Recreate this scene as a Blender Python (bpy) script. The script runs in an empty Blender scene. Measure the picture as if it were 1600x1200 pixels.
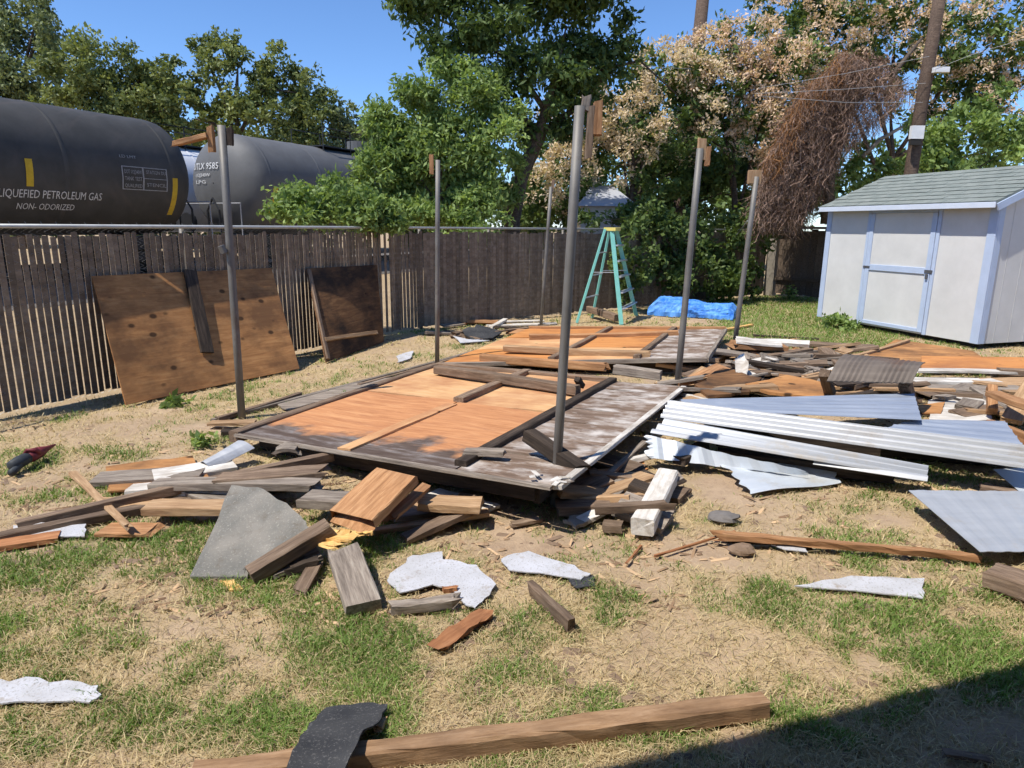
import bpy, bmesh, math, random
import numpy as np
from mathutils import Vector, Matrix

random.seed(7); RNG = np.random.default_rng(7)
S = bpy.context.scene
C = S.collection

# ---------------------------------------------------------------- camera
F_PX, EYE = 1060.0, 1.7
PITCH, ROLL = math.atan(246/1060.0), math.radians(0.5)
def ray(px, py):
    x, y = (px-800)/F_PX, -(py-600)/F_PX
    c, s = math.cos(ROLL), math.sin(ROLL)
    x, y = x*c-y*s, x*s+y*c
    cp, sp = math.cos(PITCH), math.sin(PITCH)
    return Vector((x, cp+y*sp, y*cp-sp))
cam_d = bpy.data.cameras.new('camera'); cam = bpy.data.objects.new('camera', cam_d); C.objects.link(cam)
right = (ray(801, 600)-ray(800, 600)).normalized(); up = (ray(800, 599)-ray(800, 600)).normalized(); back = -ray(800, 600).normalized()
cam.matrix_world = Matrix(((right.x, up.x, back.x, 0), (right.y, up.y, back.y, 0), (right.z, up.z, back.z, EYE), (0, 0, 0, 1)))
cam_d.sensor_width = 36; cam_d.lens = 36*F_PX/1600; cam_d.clip_end = 2000; cam_d.clip_start = 0.05
S.camera = cam

# ---------------------------------------------------------------- light
SUN_EL = math.radians(60); SUN_H = Vector((-0.82, -0.57, 0)).normalized()
SUN_DIR = (SUN_H*math.cos(SUN_EL)+Vector((0, 0, math.sin(SUN_EL)))).normalized()
w = bpy.data.worlds.new('World'); S.world = w; w.use_nodes = True
nt = w.node_tree; nt.nodes.clear()
sky = nt.nodes.new('ShaderNodeTexSky'); sky.sky_type = 'NISHITA'; sky.sun_disc = False
sky.sun_elevation = SUN_EL; sky.sun_rotation = math.atan2(SUN_H.x, SUN_H.y); sky.air_density = 0.8; sky.dust_density = 0.0; sky.ozone_density = 10.0; sky.altitude = 0
bg = nt.nodes.new('ShaderNodeBackground'); bg.inputs['Strength'].default_value = 0.15
wo = nt.nodes.new('ShaderNodeOutputWorld')
nt.links.new(sky.outputs[0], bg.inputs[0]); nt.links.new(bg.outputs[0], wo.inputs[0])
sd = bpy.data.lights.new('sun', 'SUN'); sd.energy = 4.5; sd.angle = math.radians(0.55); sd.color = (1.0, 0.95, 0.86)
sun = bpy.data.objects.new('sun', sd); C.objects.link(sun); sun.rotation_euler = SUN_DIR.to_track_quat('Z', 'Y').to_euler(); sun.location = (-20, -5, 40)
S.view_settings.view_transform = 'Standard'; S.view_settings.look = 'None'; S.view_settings.exposure = 0.38; S.view_settings.gamma = 1
S.render.engine = 'CYCLES'; S.cycles.max_bounces = 4; S.cycles.diffuse_bounces = 2; S.cycles.use_adaptive_sampling = True; S.cycles.adaptive_threshold = 0.03; S.cycles.transparent_max_bounces = 4; S.cycles.use_denoising = True

# ---------------------------------------------------------------- helpers
def G(px, py, z=0.0):
    d = ray(px, py); return Vector((0, 0, EYE))+d*((z-EYE)/d.z)
def W(px, py, Y):
    d = ray(px, py); return Vector((0, 0, EYE))+d*(Y/d.y)
def on_plane(px, py, p0, n):
    d = ray(px, py); o = Vector((0, 0, EYE)); return o+d*((p0-o).dot(n)/d.dot(n))
def tag(o, label=None, cat=None, group=None, kind=None):
    if label: o['label'] = label
    if cat: o['category'] = cat
    if group: o['group'] = group
    if kind: o['kind'] = kind
    return o
def thing(name, loc, label, cat, group=None):
    o = bpy.data.objects.new(name, None); o.location = loc; o.empty_display_size = 0.2; C.objects.link(o); WM[o.name] = Matrix.Translation(Vector(loc))
    return tag(o, label, cat, group)
WM = {}
def adopt(ch, root):
    ch.parent = root; ch.matrix_parent_inverse = WM[root.name].inverted()
def mesh(name, v, f, mat, smooth=False):
    me = bpy.data.meshes.new(name); me.from_pydata([tuple(p) for p in v], [], [tuple(q) for q in f]); me.update()
    if mat: me.materials.append(mat)
    if smooth: me.polygons.foreach_set('use_smooth', [True]*len(me.polygons))
    return me
def mk(name, v, f, mat, parent=None, loc=None, smooth=False, M=None):
    """v in world coordinates (or local to M when M is given)"""
    if M is None:
        if loc is None: loc = Vector((sum(p[0] for p in v)/len(v), sum(p[1] for p in v)/len(v), min(p[2] for p in v)))
        M = Matrix.Translation(loc); v = [(p[0]-loc[0], p[1]-loc[1], p[2]-loc[2]) for p in v]
    o = bpy.data.objects.new(name, mesh(name, v, f, mat, smooth)); C.objects.link(o); o.matrix_world = M; WM[o.name] = M.copy()
    if parent: adopt(o, parent)
    return o
def fast_mesh(name, V, faces_n, mat, k=3, colors=None, smooth=False):
    """V (n,3) array, faces_n (m,k) array of vertex indices"""
    me = bpy.data.meshes.new(name); m = len(faces_n)
    me.vertices.add(len(V)); me.vertices.foreach_set('co', np.asarray(V, np.float32).ravel())
    me.loops.add(m*k); me.loops.foreach_set('vertex_index', np.asarray(faces_n, np.int32).ravel())
    me.polygons.add(m); me.polygons.foreach_set('loop_start', np.arange(m, dtype=np.int32)*k)
    me.update(calc_edges=True)
    if smooth: me.polygons.foreach_set('use_smooth', np.ones(m, bool))
    if colors is not None:
        a = me.attributes.new('tint', 'FLOAT', 'POINT'); a.data.foreach_set('value', np.asarray(colors, np.float32))
    me.materials.append(mat)
    o = bpy.data.objects.new(name, me); C.objects.link(o); WM[o.name] = Matrix.Identity(4); return o
def boxvf(x0, x1, y0, y1, z0, z1):
    v = [(x0,y0,z0),(x1,y0,z0),(x1,y1,z0),(x0,y1,z0),(x0,y0,z1),(x1,y0,z1),(x1,y1,z1),(x0,y1,z1)]
    return v, [(0,3,2,1),(4,5,6,7),(0,1,5,4),(1,2,6,5),(2,3,7,6),(3,0,4,7)]
def join(*parts):
    V, Fc = [], []
    for v, f in parts:
        b = len(V); V += list(v); Fc += [tuple(i+b for i in q) for q in f]
    return V, Fc
def frame(o, x, upv=Vector((0, 0, 1)), roll=0.0):
    x = x.normalized(); y = upv.cross(x).normalized(); z = x.cross(y)
    if roll: y, z = y*math.cos(roll)+z*math.sin(roll), z*math.cos(roll)-y*math.sin(roll)
    return Matrix(((x.x, y.x, z.x, o.x), (x.y, y.y, z.y, o.y), (x.z, y.z, z.z, o.z), (0, 0, 0, 1)))
def tubevf(pts, rad, n=8, cap=True):
    V, Fc = [], []; pts = [Vector(p) for p in pts]
    if not hasattr(rad, '__len__'): rad = [rad]*len(pts)
    for i, p in enumerate(pts):
        t = (pts[min(i+1, len(pts)-1)]-pts[max(i-1, 0)]).normalized()
        a = t.cross(Vector((0.31, 0.87, 0.12))).normalized(); b = t.cross(a)
        for k in range(n):
            q = 2*math.pi*k/n; V.append(p+(a*math.cos(q)+b*math.sin(q))*rad[i])
    for i in range(len(pts)-1):
        for k in range(n):
            Fc.append((i*n+k, i*n+(k+1) % n, (i+1)*n+(k+1) % n, (i+1)*n+k))
    if cap: Fc += [tuple(range(n))[::-1], tuple((len(pts)-1)*n+k for k in range(n))]
    return V, Fc

# value noise for layout
_tab = RNG.random((256, 256))
def vnoise(x, y):
    x = np.asarray(x, float); y = np.asarray(y, float)
    xi = np.floor(x).astype(int); yi = np.floor(y).astype(int); fx = x-xi; fy = y-yi
    fx = fx*fx*(3-2*fx); fy = fy*fy*(3-2*fy)
    g = lambda a, b: _tab[a % 256, b % 256]
    return (g(xi, yi)*(1-fx)+g(xi+1, yi)*fx)*(1-fy)+(g(xi, yi+1)*(1-fx)+g(xi+1, yi+1)*fx)*fy
def fbm(x, y, o=4):
    s = 0; a = .5; t = 0
    for k in range(o): s = s+a*vnoise(x*2**k+17.3*k, y*2**k+5.1*k); t += a; a *= .5
    return s/t

# ---------------------------------------------------------------- materials
class NB:
    def __init__(s, name):
        s.m = bpy.data.materials.new(name); s.m.use_nodes = True; s.t = s.m.node_tree; s.t.nodes.clear()
        s.out = s.t.nodes.new('ShaderNodeOutputMaterial')
    def n(s, typ, **kw):
        nd = s.t.nodes.new('ShaderNode'+typ)
        for k, v in kw.items():
            if k.startswith('_'): setattr(nd, k[1:], v)
            else: s.set(nd, k, v)
        return nd
    def set(s, nd, k, v):
        key = int(k[1:]) if k[0] == 'i' and k[1:].isdigit() else k.replace('__', ' ')
        sock = nd.inputs[key]
        if isinstance(v, bpy.types.NodeSocket): s.t.links.new(v, sock)
        elif isinstance(v, bpy.types.Node): s.t.links.new(v.outputs[0], sock)
        else:
            if hasattr(sock.default_value, '__len__') and hasattr(v, '__len__') and len(v) == 3 and len(sock.default_value) == 4: v = (*v, 1)
            sock.default_value = v
    def ramp(s, fac, stops, interp='LINEAR'):
        r = s.t.nodes.new('ShaderNodeValToRGB'); s.t.links.new(fac if isinstance(fac, bpy.types.NodeSocket) else fac.outputs[0], r.inputs[0])
        e = r.color_ramp.elements; r.color_ramp.interpolation = interp
        while len(e) < len(stops): e.new(.5)
        for el, (p, c) in zip(e, stops): el.position = p; el.color = (*c, 1) if hasattr(c, '__len__') else (c, c, c, 1)
        return r
    def mix(s, fac, a, b, mode='MIX'):
        nd = s.t.nodes.new('ShaderNodeMix'); nd.data_type = 'RGBA'; nd.blend_type = mode
        for i, v in ((0, fac), (6, a), (7, b)):
            if isinstance(v, bpy.types.Node): s.t.links.new(v.outputs[0], nd.inputs[i])
            elif isinstance(v, bpy.types.NodeSocket): s.t.links.new(v, nd.inputs[i])
            else: nd.inputs[i].default_value = (*v, 1) if hasattr(v, '__len__') else v
        return nd.outputs[2]
    def math(s, op, a, b=0.0):
        nd = s.t.nodes.new('ShaderNodeMath'); nd.operation = op
        for i, v in ((0, a), (1, b)):
            if isinstance(v, bpy.types.Node): s.t.links.new(v.outputs[0], nd.inputs[i])
            elif isinstance(v, bpy.types.NodeSocket): s.t.links.new(v, nd.inputs[i])
            else: nd.inputs[i].default_value = v
        return nd.outputs[0]
    def coords(s, scale=(1, 1, 1), rand=True, kind='Object'):
        tc = s.n('TexCoord'); mp = s.n('Mapping', Vector=tc.outputs[kind], Scale=scale)
        if rand:
            oi = s.n('ObjectInfo'); c = s.n('CombineXYZ', X=s.math('MULTIPLY', oi.outputs['Random'], 37.0), Y=s.math('MULTIPLY', oi.outputs['Random'], 91.0), Z=s.math('MULTIPLY', oi.outputs['Random'], 13.0))
            s.t.links.new(c.outputs[0], mp.inputs['Location'])
        return mp
    def done(s, color, rough=.85, bump=None, bstr=.3, bdist=.01, metal=0.0, spec=.3, **kw):
        p = s.n('BsdfPrincipled', Base__Color=color, Roughness=rough, Metallic=metal); p.inputs['Specular IOR Level'].default_value = spec
        if bump is not None:
            b = s.n('Bump', Strength=bstr, Distance=bdist, Height=bump); s.t.links.new(b.outputs[0], p.inputs['Normal'])
        s.t.links.new(p.outputs[0], s.out.inputs[0]); return s.m

def wood(name, dark, mid, light, stain=(.05, .045, .04), stain_amt=.35, grain=14, vary=.35, stainscale=1.6):
    b = NB(name); mp = b.coords((1.3, grain, grain)); mp2 = b.coords((1, 1.6, 1.6))
    n1 = b.n('TexNoise', Vector=mp, Scale=3.0, Detail=7.0, Roughness=.65, Distortion=.5)
    n2 = b.n('TexNoise', Vector=mp2, Scale=stainscale, Detail=5.0, Roughness=.6)
    n3 = b.n('TexNoise', Vector=mp, Scale=14.0, Detail=3.0, Roughness=.7)
    col = b.ramp(n1, [(.28, dark), (.5, mid), (.72, light)])
    st = b.ramp(n2, [(.62-.5*stain_amt, 0.0), (.92-.5*stain_amt, 1.0)])
    c2 = b.mix(b.math('MULTIPLY', st, min(1, stain_amt*1.6)), col.outputs[0], stain)
    oi = b.n('ObjectInfo'); v = b.math('ADD', b.math('MULTIPLY', oi.outputs['Random'], vary), 1-vary*.5)
    c3 = b.mix(1.0, c2, v, 'MULTIPLY')
    c4 = b.mix(b.math('MULTIPLY', b.ramp(n3, [(.35, 1.0), (.45, 0.0)]), .35), c3, dark)
    return b.done(c4, .85, b.math('ADD', n1.outputs[0], b.math('MULTIPLY', n3.outputs[0], .6)), .5, .006, spec=.2)

M = {}
M['grey_wood'] = wood('weathered_grey_wood', (.10,.08,.065), (.25,.205,.165), (.38,.33,.27), (.09,.07,.055), .3)
M['brown_wood'] = wood('weathered_brown_wood', (.085,.057,.04), (.205,.14,.095), (.34,.25,.175), (.06,.043,.032), .35)
M['dark_wood'] = wood('dark_rotten_wood', (.02,.016,.013), (.055,.04,.03), (.11,.08,.058), (.015,.012,.01), .4)
M['tan_wood'] = wood('tan_lumber', (.24,.14,.075), (.40,.25,.135), (.55,.38,.23), (.16,.10,.06), .3)
M['orange_wood'] = wood('orange_fir', (.22,.105,.045), (.38,.195,.09), (.52,.30,.15), (.16,.085,.05), .36)
M['fresh_wood'] = wood('fresh_broken_wood', (.48,.26,.08), (.66,.40,.14), (.78,.55,.25), (.40,.2,.07), .15, 20)
M['red_wood'] = wood('red_splintered_wood', (.20,.08,.035), (.36,.16,.07), (.48,.24,.115), (.18,.075,.04), .3)
M['beam_wood'] = wood('rough_old_timber', (.17,.095,.05), (.33,.20,.11), (.47,.31,.19), (.12,.07,.04), .42, 11, .1, 3.0)
M['white_wood'] = wood('peeling_white_wood', (.42,.37,.31), (.66,.62,.56), (.75,.72,.67), (.22,.17,.12), .42, 10, .15, 4.0)

def plywood(name, dark, mid, light, stain, samt, sscale=1.3, knots=True, kr=(.05, .10)):
    b = NB(name); mp = b.coords((1.0, 9, 9)); mp2 = b.coords((1, 1.3, 1))
    n1 = b.n('TexNoise', Vector=mp, Scale=1.8, Detail=8.0, Roughness=.7, Distortion=1.2)
    n2 = b.n('TexNoise', Vector=mp2, Scale=sscale, Detail=6.0, Roughness=.62)
    n3 = b.n('TexNoise', Vector=b.coords((1, 3, 1)), Scale=2.6, Detail=6.0, Roughness=.7)
    col = b.ramp(n1, [(.3, dark), (.5, mid), (.7, light)]).outputs[0]
    col = b.mix(b.math('MULTIPLY', b.ramp(n3, [(.45, 0.0), (.75, 1.0)]), .5), col, dark)
    st = b.ramp(n2, [(.60-.5*samt, 0.0), (.80-.5*samt, 1.0)])
    col = b.mix(b.math('MULTIPLY', st, .85), col, stain)
    if knots:
        vo = b.n('TexVoronoi', Vector=b.coords((1, 1.5, 0)), Scale=3.4); vo.inputs['Randomness'].default_value = .8
        col = b.mix(b.ramp(vo.outputs['Distance'], [(kr[0], .85), (kr[1], 0.0)]), col, (.03, .017, .01))
    return b.done(col, .8, n1, .35, .004, spec=.2)
M['ply_orange'] = plywood('orange_plywood', (.40,.15,.045), (.55,.235,.075), (.66,.33,.12), (.33,.135,.055), .25)
M['ply_light'] = plywood('light_orange_plywood', (.50,.26,.11), (.65,.385,.185), (.72,.48,.265), (.42,.19,.09), .36)
def charred():
    b = NB('charred_edge_plywood'); mp = b.coords((1.0, 9, 9)); tc = b.n('TexCoord'); sx = b.n('SeparateXYZ', Vector=tc.outputs['Object'])
    n1 = b.n('TexNoise', Vector=mp, Scale=1.8, Detail=8.0, Roughness=.7, Distortion=1.2); n2 = b.n('TexNoise', Vector=b.coords((1.2, 1, 1)), Scale=1.6, Detail=6.0, Roughness=.6); n3 = b.n('TexNoise', Vector=b.coords((1, 5, 1)), Scale=2.4, Detail=6.0, Roughness=.7)
    col = b.ramp(n1, [(.3, (.39,.165,.068)), (.5, (.545,.25,.108)), (.7, (.64,.335,.155))]).outputs[0]
    col = b.mix(b.math('MULTIPLY', b.ramp(n3, [(.45, 0.0), (.7, 1.0)]), .55), col, (.30,.115,.055))
    g = b.math('ADD', b.math('MULTIPLY', sx.outputs['Y'], -1.0), b.math('MULTIPLY', b.math('SUBTRACT', n2.outputs[0], .5), 1.5))
    col = b.mix(b.ramp(g, [(.42, 0.0), (.60, .92)]), col, b.ramp(n3, [(.3, (.028,.026,.026)), (.5, (.075,.066,.06)), (.68, (.26,.245,.235))]).outputs[0])
    return b.done(col, .75, n1, .35, .004, spec=.25)
M['ply_charred'] = charred()
M['ply_burnt'] = plywood('blackened_plywood', (.045,.04,.038), (.10,.088,.08), (.23,.21,.2), (.028,.026,.026), .45, 2.2, False)
M['ply_brown'] = plywood('old_brown_plywood', (.28,.125,.047), (.45,.215,.08), (.55,.295,.12), (.15,.075,.036), .32, 1.8, True, (.10, .17))
M['ply_dark'] = plywood('rotten_dark_plywood', (.09,.045,.022), (.18,.09,.04), (.29,.15,.065), (.02,.017,.015), .36, 1.9)
M['ply_grey'] = plywood('bleached_weathered_boards', (.09,.06,.044), (.20,.135,.095), (.36,.28,.22), (.60,.55,.50), .29, 3.6, False)

def shingle(name, c, c2, speck, dirt=None):
    b = NB(name); mp = b.coords((1, 1, 1)); n = b.n('TexNoise', Vector=mp, Scale=90.0, Detail=3.0, Roughness=.8); n2 = b.n('TexNoise', Vector=mp, Scale=6.0, Detail=5.0)
    col = b.mix(b.ramp(n2, [(.35, 0.0), (.7, 1.0)]), c, c2); col = b.mix(b.ramp(n, [(.56, 0.0), (.68, 1.0)]), col, speck)
    if dirt:
        n4 = b.n('TexNoise', Vector=mp, Scale=9.0, Detail=8.0, Roughness=.75); col = b.mix(b.ramp(n4, [(.54, 0.0), (.70, .85)]), col, dirt)
    return b.done(col, .9, n, .6, .004, spec=.15)
M['white_shingle'] = shingle('white_granule_shingle', (.52,.52,.55), (.42,.415,.42), (.27,.25,.23), (.27,.21,.15))
M['felt'] = shingle('black_roofing_felt', (.035,.036,.04), (.06,.06,.062), (.14,.135,.13))
M['grey_felt'] = shingle('grey_roofing_board', (.15,.145,.13), (.24,.22,.19), (.32,.30,.26), (.13,.105,.08))
M['roof_shingle'] = shingle('green_grey_roof_shingle', (.18,.205,.19), (.245,.265,.245), (.12,.13,.125))

def metal(name, c, c2, rough, metal_, stain=None):
    b = NB(name); mp = b.coords((.5, 4, 1)); n = b.n('TexNoise', Vector=mp, Scale=3.0, Detail=6.0, Roughness=.65); n2 = b.n('TexNoise', Vector=b.coords((1,1,1)), Scale=2.2, Detail=6.0, Roughness=.7)
    col = b.mix(b.ramp(n, [(.35, 0.0), (.7, 1.0)]), c, c2)
    if stain: col = b.mix(b.ramp(n2, [(.56, 0.0), (.72, .8)]), col, stain)
    r = b.math('ADD', b.math('MULTIPLY', n.outputs[0], .25), rough-.12)
    return b.done(col, r, n2, .12, .01, metal_, .5)
M['sheet_metal'] = metal('galvanised_sheet', (.50,.505,.51), (.62,.62,.62), .45, .45, (.40,.33,.25))
M['blue_metal'] = metal('blue_grey_sheet_underside', (.26,.30,.38), (.36,.40,.47), .5, .25)
M['grey_metal'] = metal('grey_painted_sheet', (.37,.385,.41), (.44,.455,.48), .5, .2, (.40,.34,.26))
M['light_metal'] = metal('pale_blue_sheet', (.51,.55,.59), (.60,.63,.66), .5, .3, (.46,.42,.34))
M['rust_metal'] = metal('rust_brown_sheet', (.12,.095,.075), (.19,.155,.125), .65, .2, (.16,.08,.045))
M['pipe'] = metal('galvanised_pipe', (.15,.14,.125), (.22,.205,.185), .6, .3, (.12,.09,.065))
M['rail'] = metal('galvanised_fence_pipe', (.40,.40,.38), (.50,.50,.48), .5, .4)
M['wire'] = metal('fence_wire', (.26,.26,.25), (.36,.36,.34), .5, .5)

def flat(name, c, rough=.7, noise=.12, scale=8.0, spec=.3, metal_=0.0, bump=.0):
    b = NB(name); n = b.n('TexNoise', Vector=b.coords((1,1,1)), Scale=scale, Detail=6.0, Roughness=.65)
    col = b.mix(b.ramp(n, [(.3, 0.0), (.75, 1.0)]), tuple(x*(1-noise) for x in c), tuple(min(1, x*(1+noise)) for x in c))
    return b.done(col, rough, n if bump else None, bump, .01, metal_, spec)
M['shed_wall'] = flat('cream_white_siding', (.60,.595,.58), .75, .09, 2)
M['shed_trim'] = flat('pale_blue_trim_paint', (.43,.51,.66), .6, .07, 6)
M['shed_fascia'] = flat('white_blue_fascia', (.56,.61,.70), .6, .06, 6)
M['dark_gap'] = flat('dark_shadow_timber', (.03,.028,.026), .9)
M['ladder'] = flat('aqua_fibreglass', (.22,.55,.47), .45, .08, 10)
M['ladder_cap'] = flat('yellow_ladder_cap', (.75,.62,.17), .5)
M['alu'] = flat('aluminium', (.62,.63,.64), .4, .08, 10, .5, .6)
M['brass'] = flat('dull_steel_hinge', (.14,.14,.15), .5, .1, 10, .5, .5)
M['tank_black'] = None
M['concrete'] = flat('weathered_post_concrete', (.25,.22,.18), .9, .2, 12, bump=.3)
M['old_fence'] = wood('old_dark_fence_board', (.06,.043,.032), (.125,.092,.068), (.19,.145,.11), (.05,.036,.028), .3)
M['pole_wood'] = wood('creosoted_pole_wood', (.04,.028,.022), (.10,.068,.05), (.17,.12,.09), (.05,.035,.026), .3)
M['bark'] = wood('tree_bark', (.04,.03,.022), (.10,.075,.055), (.18,.14,.10), (.05,.04,.03), .3, 8)
M['pale_bark'] = wood('pale_bark', (.16,.13,.10), (.26,.22,.17), (.36,.31,.25), (.10,.08,.06), .3, 8)
M['white_plastic'] = flat('white_box', (.72,.72,.72), .5)
M['rock'] = flat('grey_stone', (.16,.145,.135), .9, .25, 14, bump=.4)
M['brown_rock'] = flat('brown_stone', (.22,.15,.10), .9, .25, 14, bump=.4)
M['slat'] = wood('brown_privacy_slat', (.125,.092,.064), (.215,.162,.115), (.30,.235,.17), (.085,.063,.045), .3, 6, .5)
M['steel_dark'] = flat('dark_steel', (.02,.02,.022), .55, .2, 6, .4)
M['ballast'] = flat('track_ballast', (.15,.135,.12), .95, .35, 30, bump=.6)
M['yellow'] = flat('yellow_reflective_stripe', (.55,.37,.03), .5, .15, 8)
M['white_paint'] = flat('white_lettering', (.62,.62,.62), .6, .1, 8)
M['grey_paint'] = flat('stencil_grey', (.32,.32,.33), .6, .2, 12)
M['maroon'] = flat('maroon_rubber', (.20,.035,.045), .6, .2, 14)
M['charcoal'] = flat('charcoal_rubber', (.04,.045,.05), .6, .2, 14)
M['stucco'] = flat('house_stucco', (.5,.46,.4), .9, .08, 20, bump=.2)
M['far_roof'] = flat('pale_far_roof', (.36,.37,.40), .8, .06, 2)

def tank_mat():
    b = NB('black_tank_paint'); n = b.n('TexNoise', Vector=b.coords((.6,.6,.6), False), Scale=1.6, Detail=7.0, Roughness=.65)
    n2 = b.n('TexNoise', Vector=b.coords((2.0,.3,.3), False), Scale=3.0, Detail=5.0)
    col = b.mix(b.ramp(n, [(.35, 0.0), (.75, 1.0)]), (.05,.049,.047), (.088,.085,.081)); col = b.mix(b.math('MULTIPLY', b.ramp(n2, [(.55, 0.0), (.75, 1.0)]), .4), col, (.12,.10,.09))
    return b.done(col, .62, n, .08, .03, 0, .18)
M['tank_black'] = tank_mat()
M['tank_grey'] = flat('grey_tank_paint', (.125,.125,.125), .6, .15, 2)
M['tank_white'] = flat('white_tank_paint', (.62,.63,.66), .5, .05, 2)

def tarp_mat():
    b = NB('blue_tarpaulin'); n = b.n('TexNoise', Vector=b.coords((1,1,1)), Scale=7.0, Detail=5.0, Roughness=.6)
    col = b.mix(b.ramp(n, [(.35, 0.0), (.7, 1.0)]), (.03,.17,.58), (.16,.40,.84))
    return b.done(col, .55, n, .25, .03, 0, .35)
M['tarp'] = tarp_mat()

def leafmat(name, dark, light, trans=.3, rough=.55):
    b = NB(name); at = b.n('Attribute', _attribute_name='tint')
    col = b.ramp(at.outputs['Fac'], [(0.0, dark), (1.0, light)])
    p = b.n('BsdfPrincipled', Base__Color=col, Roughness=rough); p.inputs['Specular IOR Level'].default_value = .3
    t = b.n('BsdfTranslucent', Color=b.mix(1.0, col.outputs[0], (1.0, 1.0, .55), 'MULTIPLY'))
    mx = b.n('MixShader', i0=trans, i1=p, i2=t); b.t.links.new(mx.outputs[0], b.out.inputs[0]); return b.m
M['leaf_olive'] = leafmat('olive_oak_leaves', (.09,.12,.04), (.29,.33,.11))
M['leaf_far'] = leafmat('far_hazy_leaves', (.095,.125,.06), (.29,.34,.16))  # distance haze is mixed into this lighter leaf colour
M['leaf_green'] = leafmat('bright_green_leaves', (.10,.165,.045), (.38,.50,.165), .45)
M['leaf_dark'] = leafmat('deep_green_leaves', (.03,.06,.02), (.15,.22,.06), .35)
M['leaf_mid'] = leafmat('mid_green_leaves', (.045,.085,.025), (.19,.26,.07), .35)
M['blossom'] = leafmat('peach_blossom', (.70,.46,.33), (.90,.72,.55), .4, .8)
M['blossom_cream'] = leafmat('cream_seed_tassels', (.66,.49,.34), (.86,.72,.54), .4, .8)
M['dead_vine'] = leafmat('dead_brown_vine', (.13,.08,.06), (.38,.255,.19), .15, .9)
M['rust_vine'] = leafmat('rusty_orange_vine', (.22,.095,.035), (.36,.18,.07), .2, .9)
M['grass'] = leafmat('green_grass_blades', (.10,.175,.03), (.34,.47,.125), .4, .6)
M['splinters'] = leafmat('small_wood_splinters', (.13,.075,.045), (.58,.40,.24), .02, .9)
M['straw'] = leafmat('dry_grass_blades', (.36,.27,.14), (.70,.57,.33), .25, .8)

def ground_mat():
    b = NB('dirt_and_dry_lawn'); mp = b.coords((1,1,1), False)
    at = b.n('Attribute', _attribute_name='grass'); at2 = b.n('Attribute', _attribute_name='straw')
    n1 = b.n('TexNoise', Vector=mp, Scale=1.3, Detail=8.0, Roughness=.65); n2 = b.n('TexNoise', Vector=mp, Scale=18.0, Detail=7.0, Roughness=.7); n3 = b.n('TexNoise', Vector=mp, Scale=120.0, Detail=3.0, Roughness=.7)
    dirt = b.mix(b.ramp(n1, [(.35, 0.0), (.68, 1.0)]), (.35,.245,.16), (.53,.39,.26))
    dirt = b.mix(b.math('MULTIPLY', b.ramp(n2, [(.5, 0.0), (.72, 1.0)]), .55), dirt, (.24,.16,.11))
    dirt = b.mix(b.math('MULTIPLY', b.ramp(n3, [(.55, 0.0), (.7, 1.0)]), .5), dirt, (.58,.46,.33))
    straw = b.mix(b.ramp(n2, [(.35, 0.0), (.65, 1.0)]), (.38,.275,.145), (.57,.435,.245))
    col = b.mix(b.math('MULTIPLY', at2.outputs['Fac'], .8), dirt, straw)
    green = b.mix(b.ramp(n2, [(.35, 0.0), (.65, 1.0)]), (.19,.185,.08), (.33,.295,.145))
    col = b.mix(b.math('MULTIPLY', at.outputs['Fac'], .75), col, green)
    h = b.math('ADD', b.math('MULTIPLY', n2.outputs[0], 1.0), b.math('MULTIPLY', n3.outputs[0], .35))
    return b.done(col, .95, h, .7, .03, 0, .1)
M['ground'] = ground_mat()

# ---------------------------------------------------------------- ground
Q0, Q1, Q2 = Vector((-6.37, 2.42, 0)), Vector((-1.8, 11.12, 0)), Vector((6.6, 17.95, 0))      # chain link fence line, bending once; normals point into the yard
FL1, FL2 = (Q1-Q0).length, (Q2-Q1).length; FD1, FD2 = (Q1-Q0).normalized(), (Q2-Q1).normalized(); FN1, FN2 = Vector((FD1.y, -FD1.x, 0)), Vector((FD2.y, -FD2.x, 0))
def yard_dist(X, Y): return np.minimum((X-Q0.x)*FN1.x+(Y-Q0.y)*FN1.y, (X-Q1.x)*FN2.x+(Y-Q1.y)*FN2.y)
GREEN = [  # px, py, rx, ry (pixels on the ground), strength
 (35,728,40,14,.8),(180,712,60,18,.9),(110,770,80,22,.9),(220,845,190,36,1.1),(60,885,110,30,.9),(330,900,70,30,.6),(130,975,110,40,.45),(600,850,55,32,1.1),
 (450,905,60,30,.7),(500,985,110,38,.9),(300,1040,130,45,.75),(590,1015,90,40,.9),(420,1110,150,45,.8),(100,1160,150,40,.75),(250,1130,80,40,.7),(660,890,40,20,.5),
 (1010,935,90,30,.8),(1210,930,70,36,.85),(1360,955,150,36,.8),(1440,1020,170,45,1.0),(1560,1040,90,50,1.0),(790,1060,100,32,.6),(1240,1112,90,30,.85),(1390,882,110,14,.8),
 (1520,890,50,14,.6),(1300,840,140,24,.35),(1060,1140,90,20,.4),(1480,745,60,18,.9),(1215,490,120,34,2.2),(1170,478,70,16,1.6),(1240,470,60,12,1.6),(1180,520,70,18,1.3),(1290,520,50,12,.8),(600,560,80,12,.35),(500,600,80,14,.3),(260,630,40,8,.4),(330,690,30,10,.6),(940,960,30,10,.4),(700,960,60,18,.5)]
BARE = [(860,830,150,40,1.0),(300,665,150,20,.8),(1000,870,130,25,.6),(1160,770,70,30,.7),(200,980,60,20,.5),(320,960,50,14,.5),(90,900,40,14,.3),(1350,790,90,25,.35),(740,790,60,25,.9)]
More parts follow.
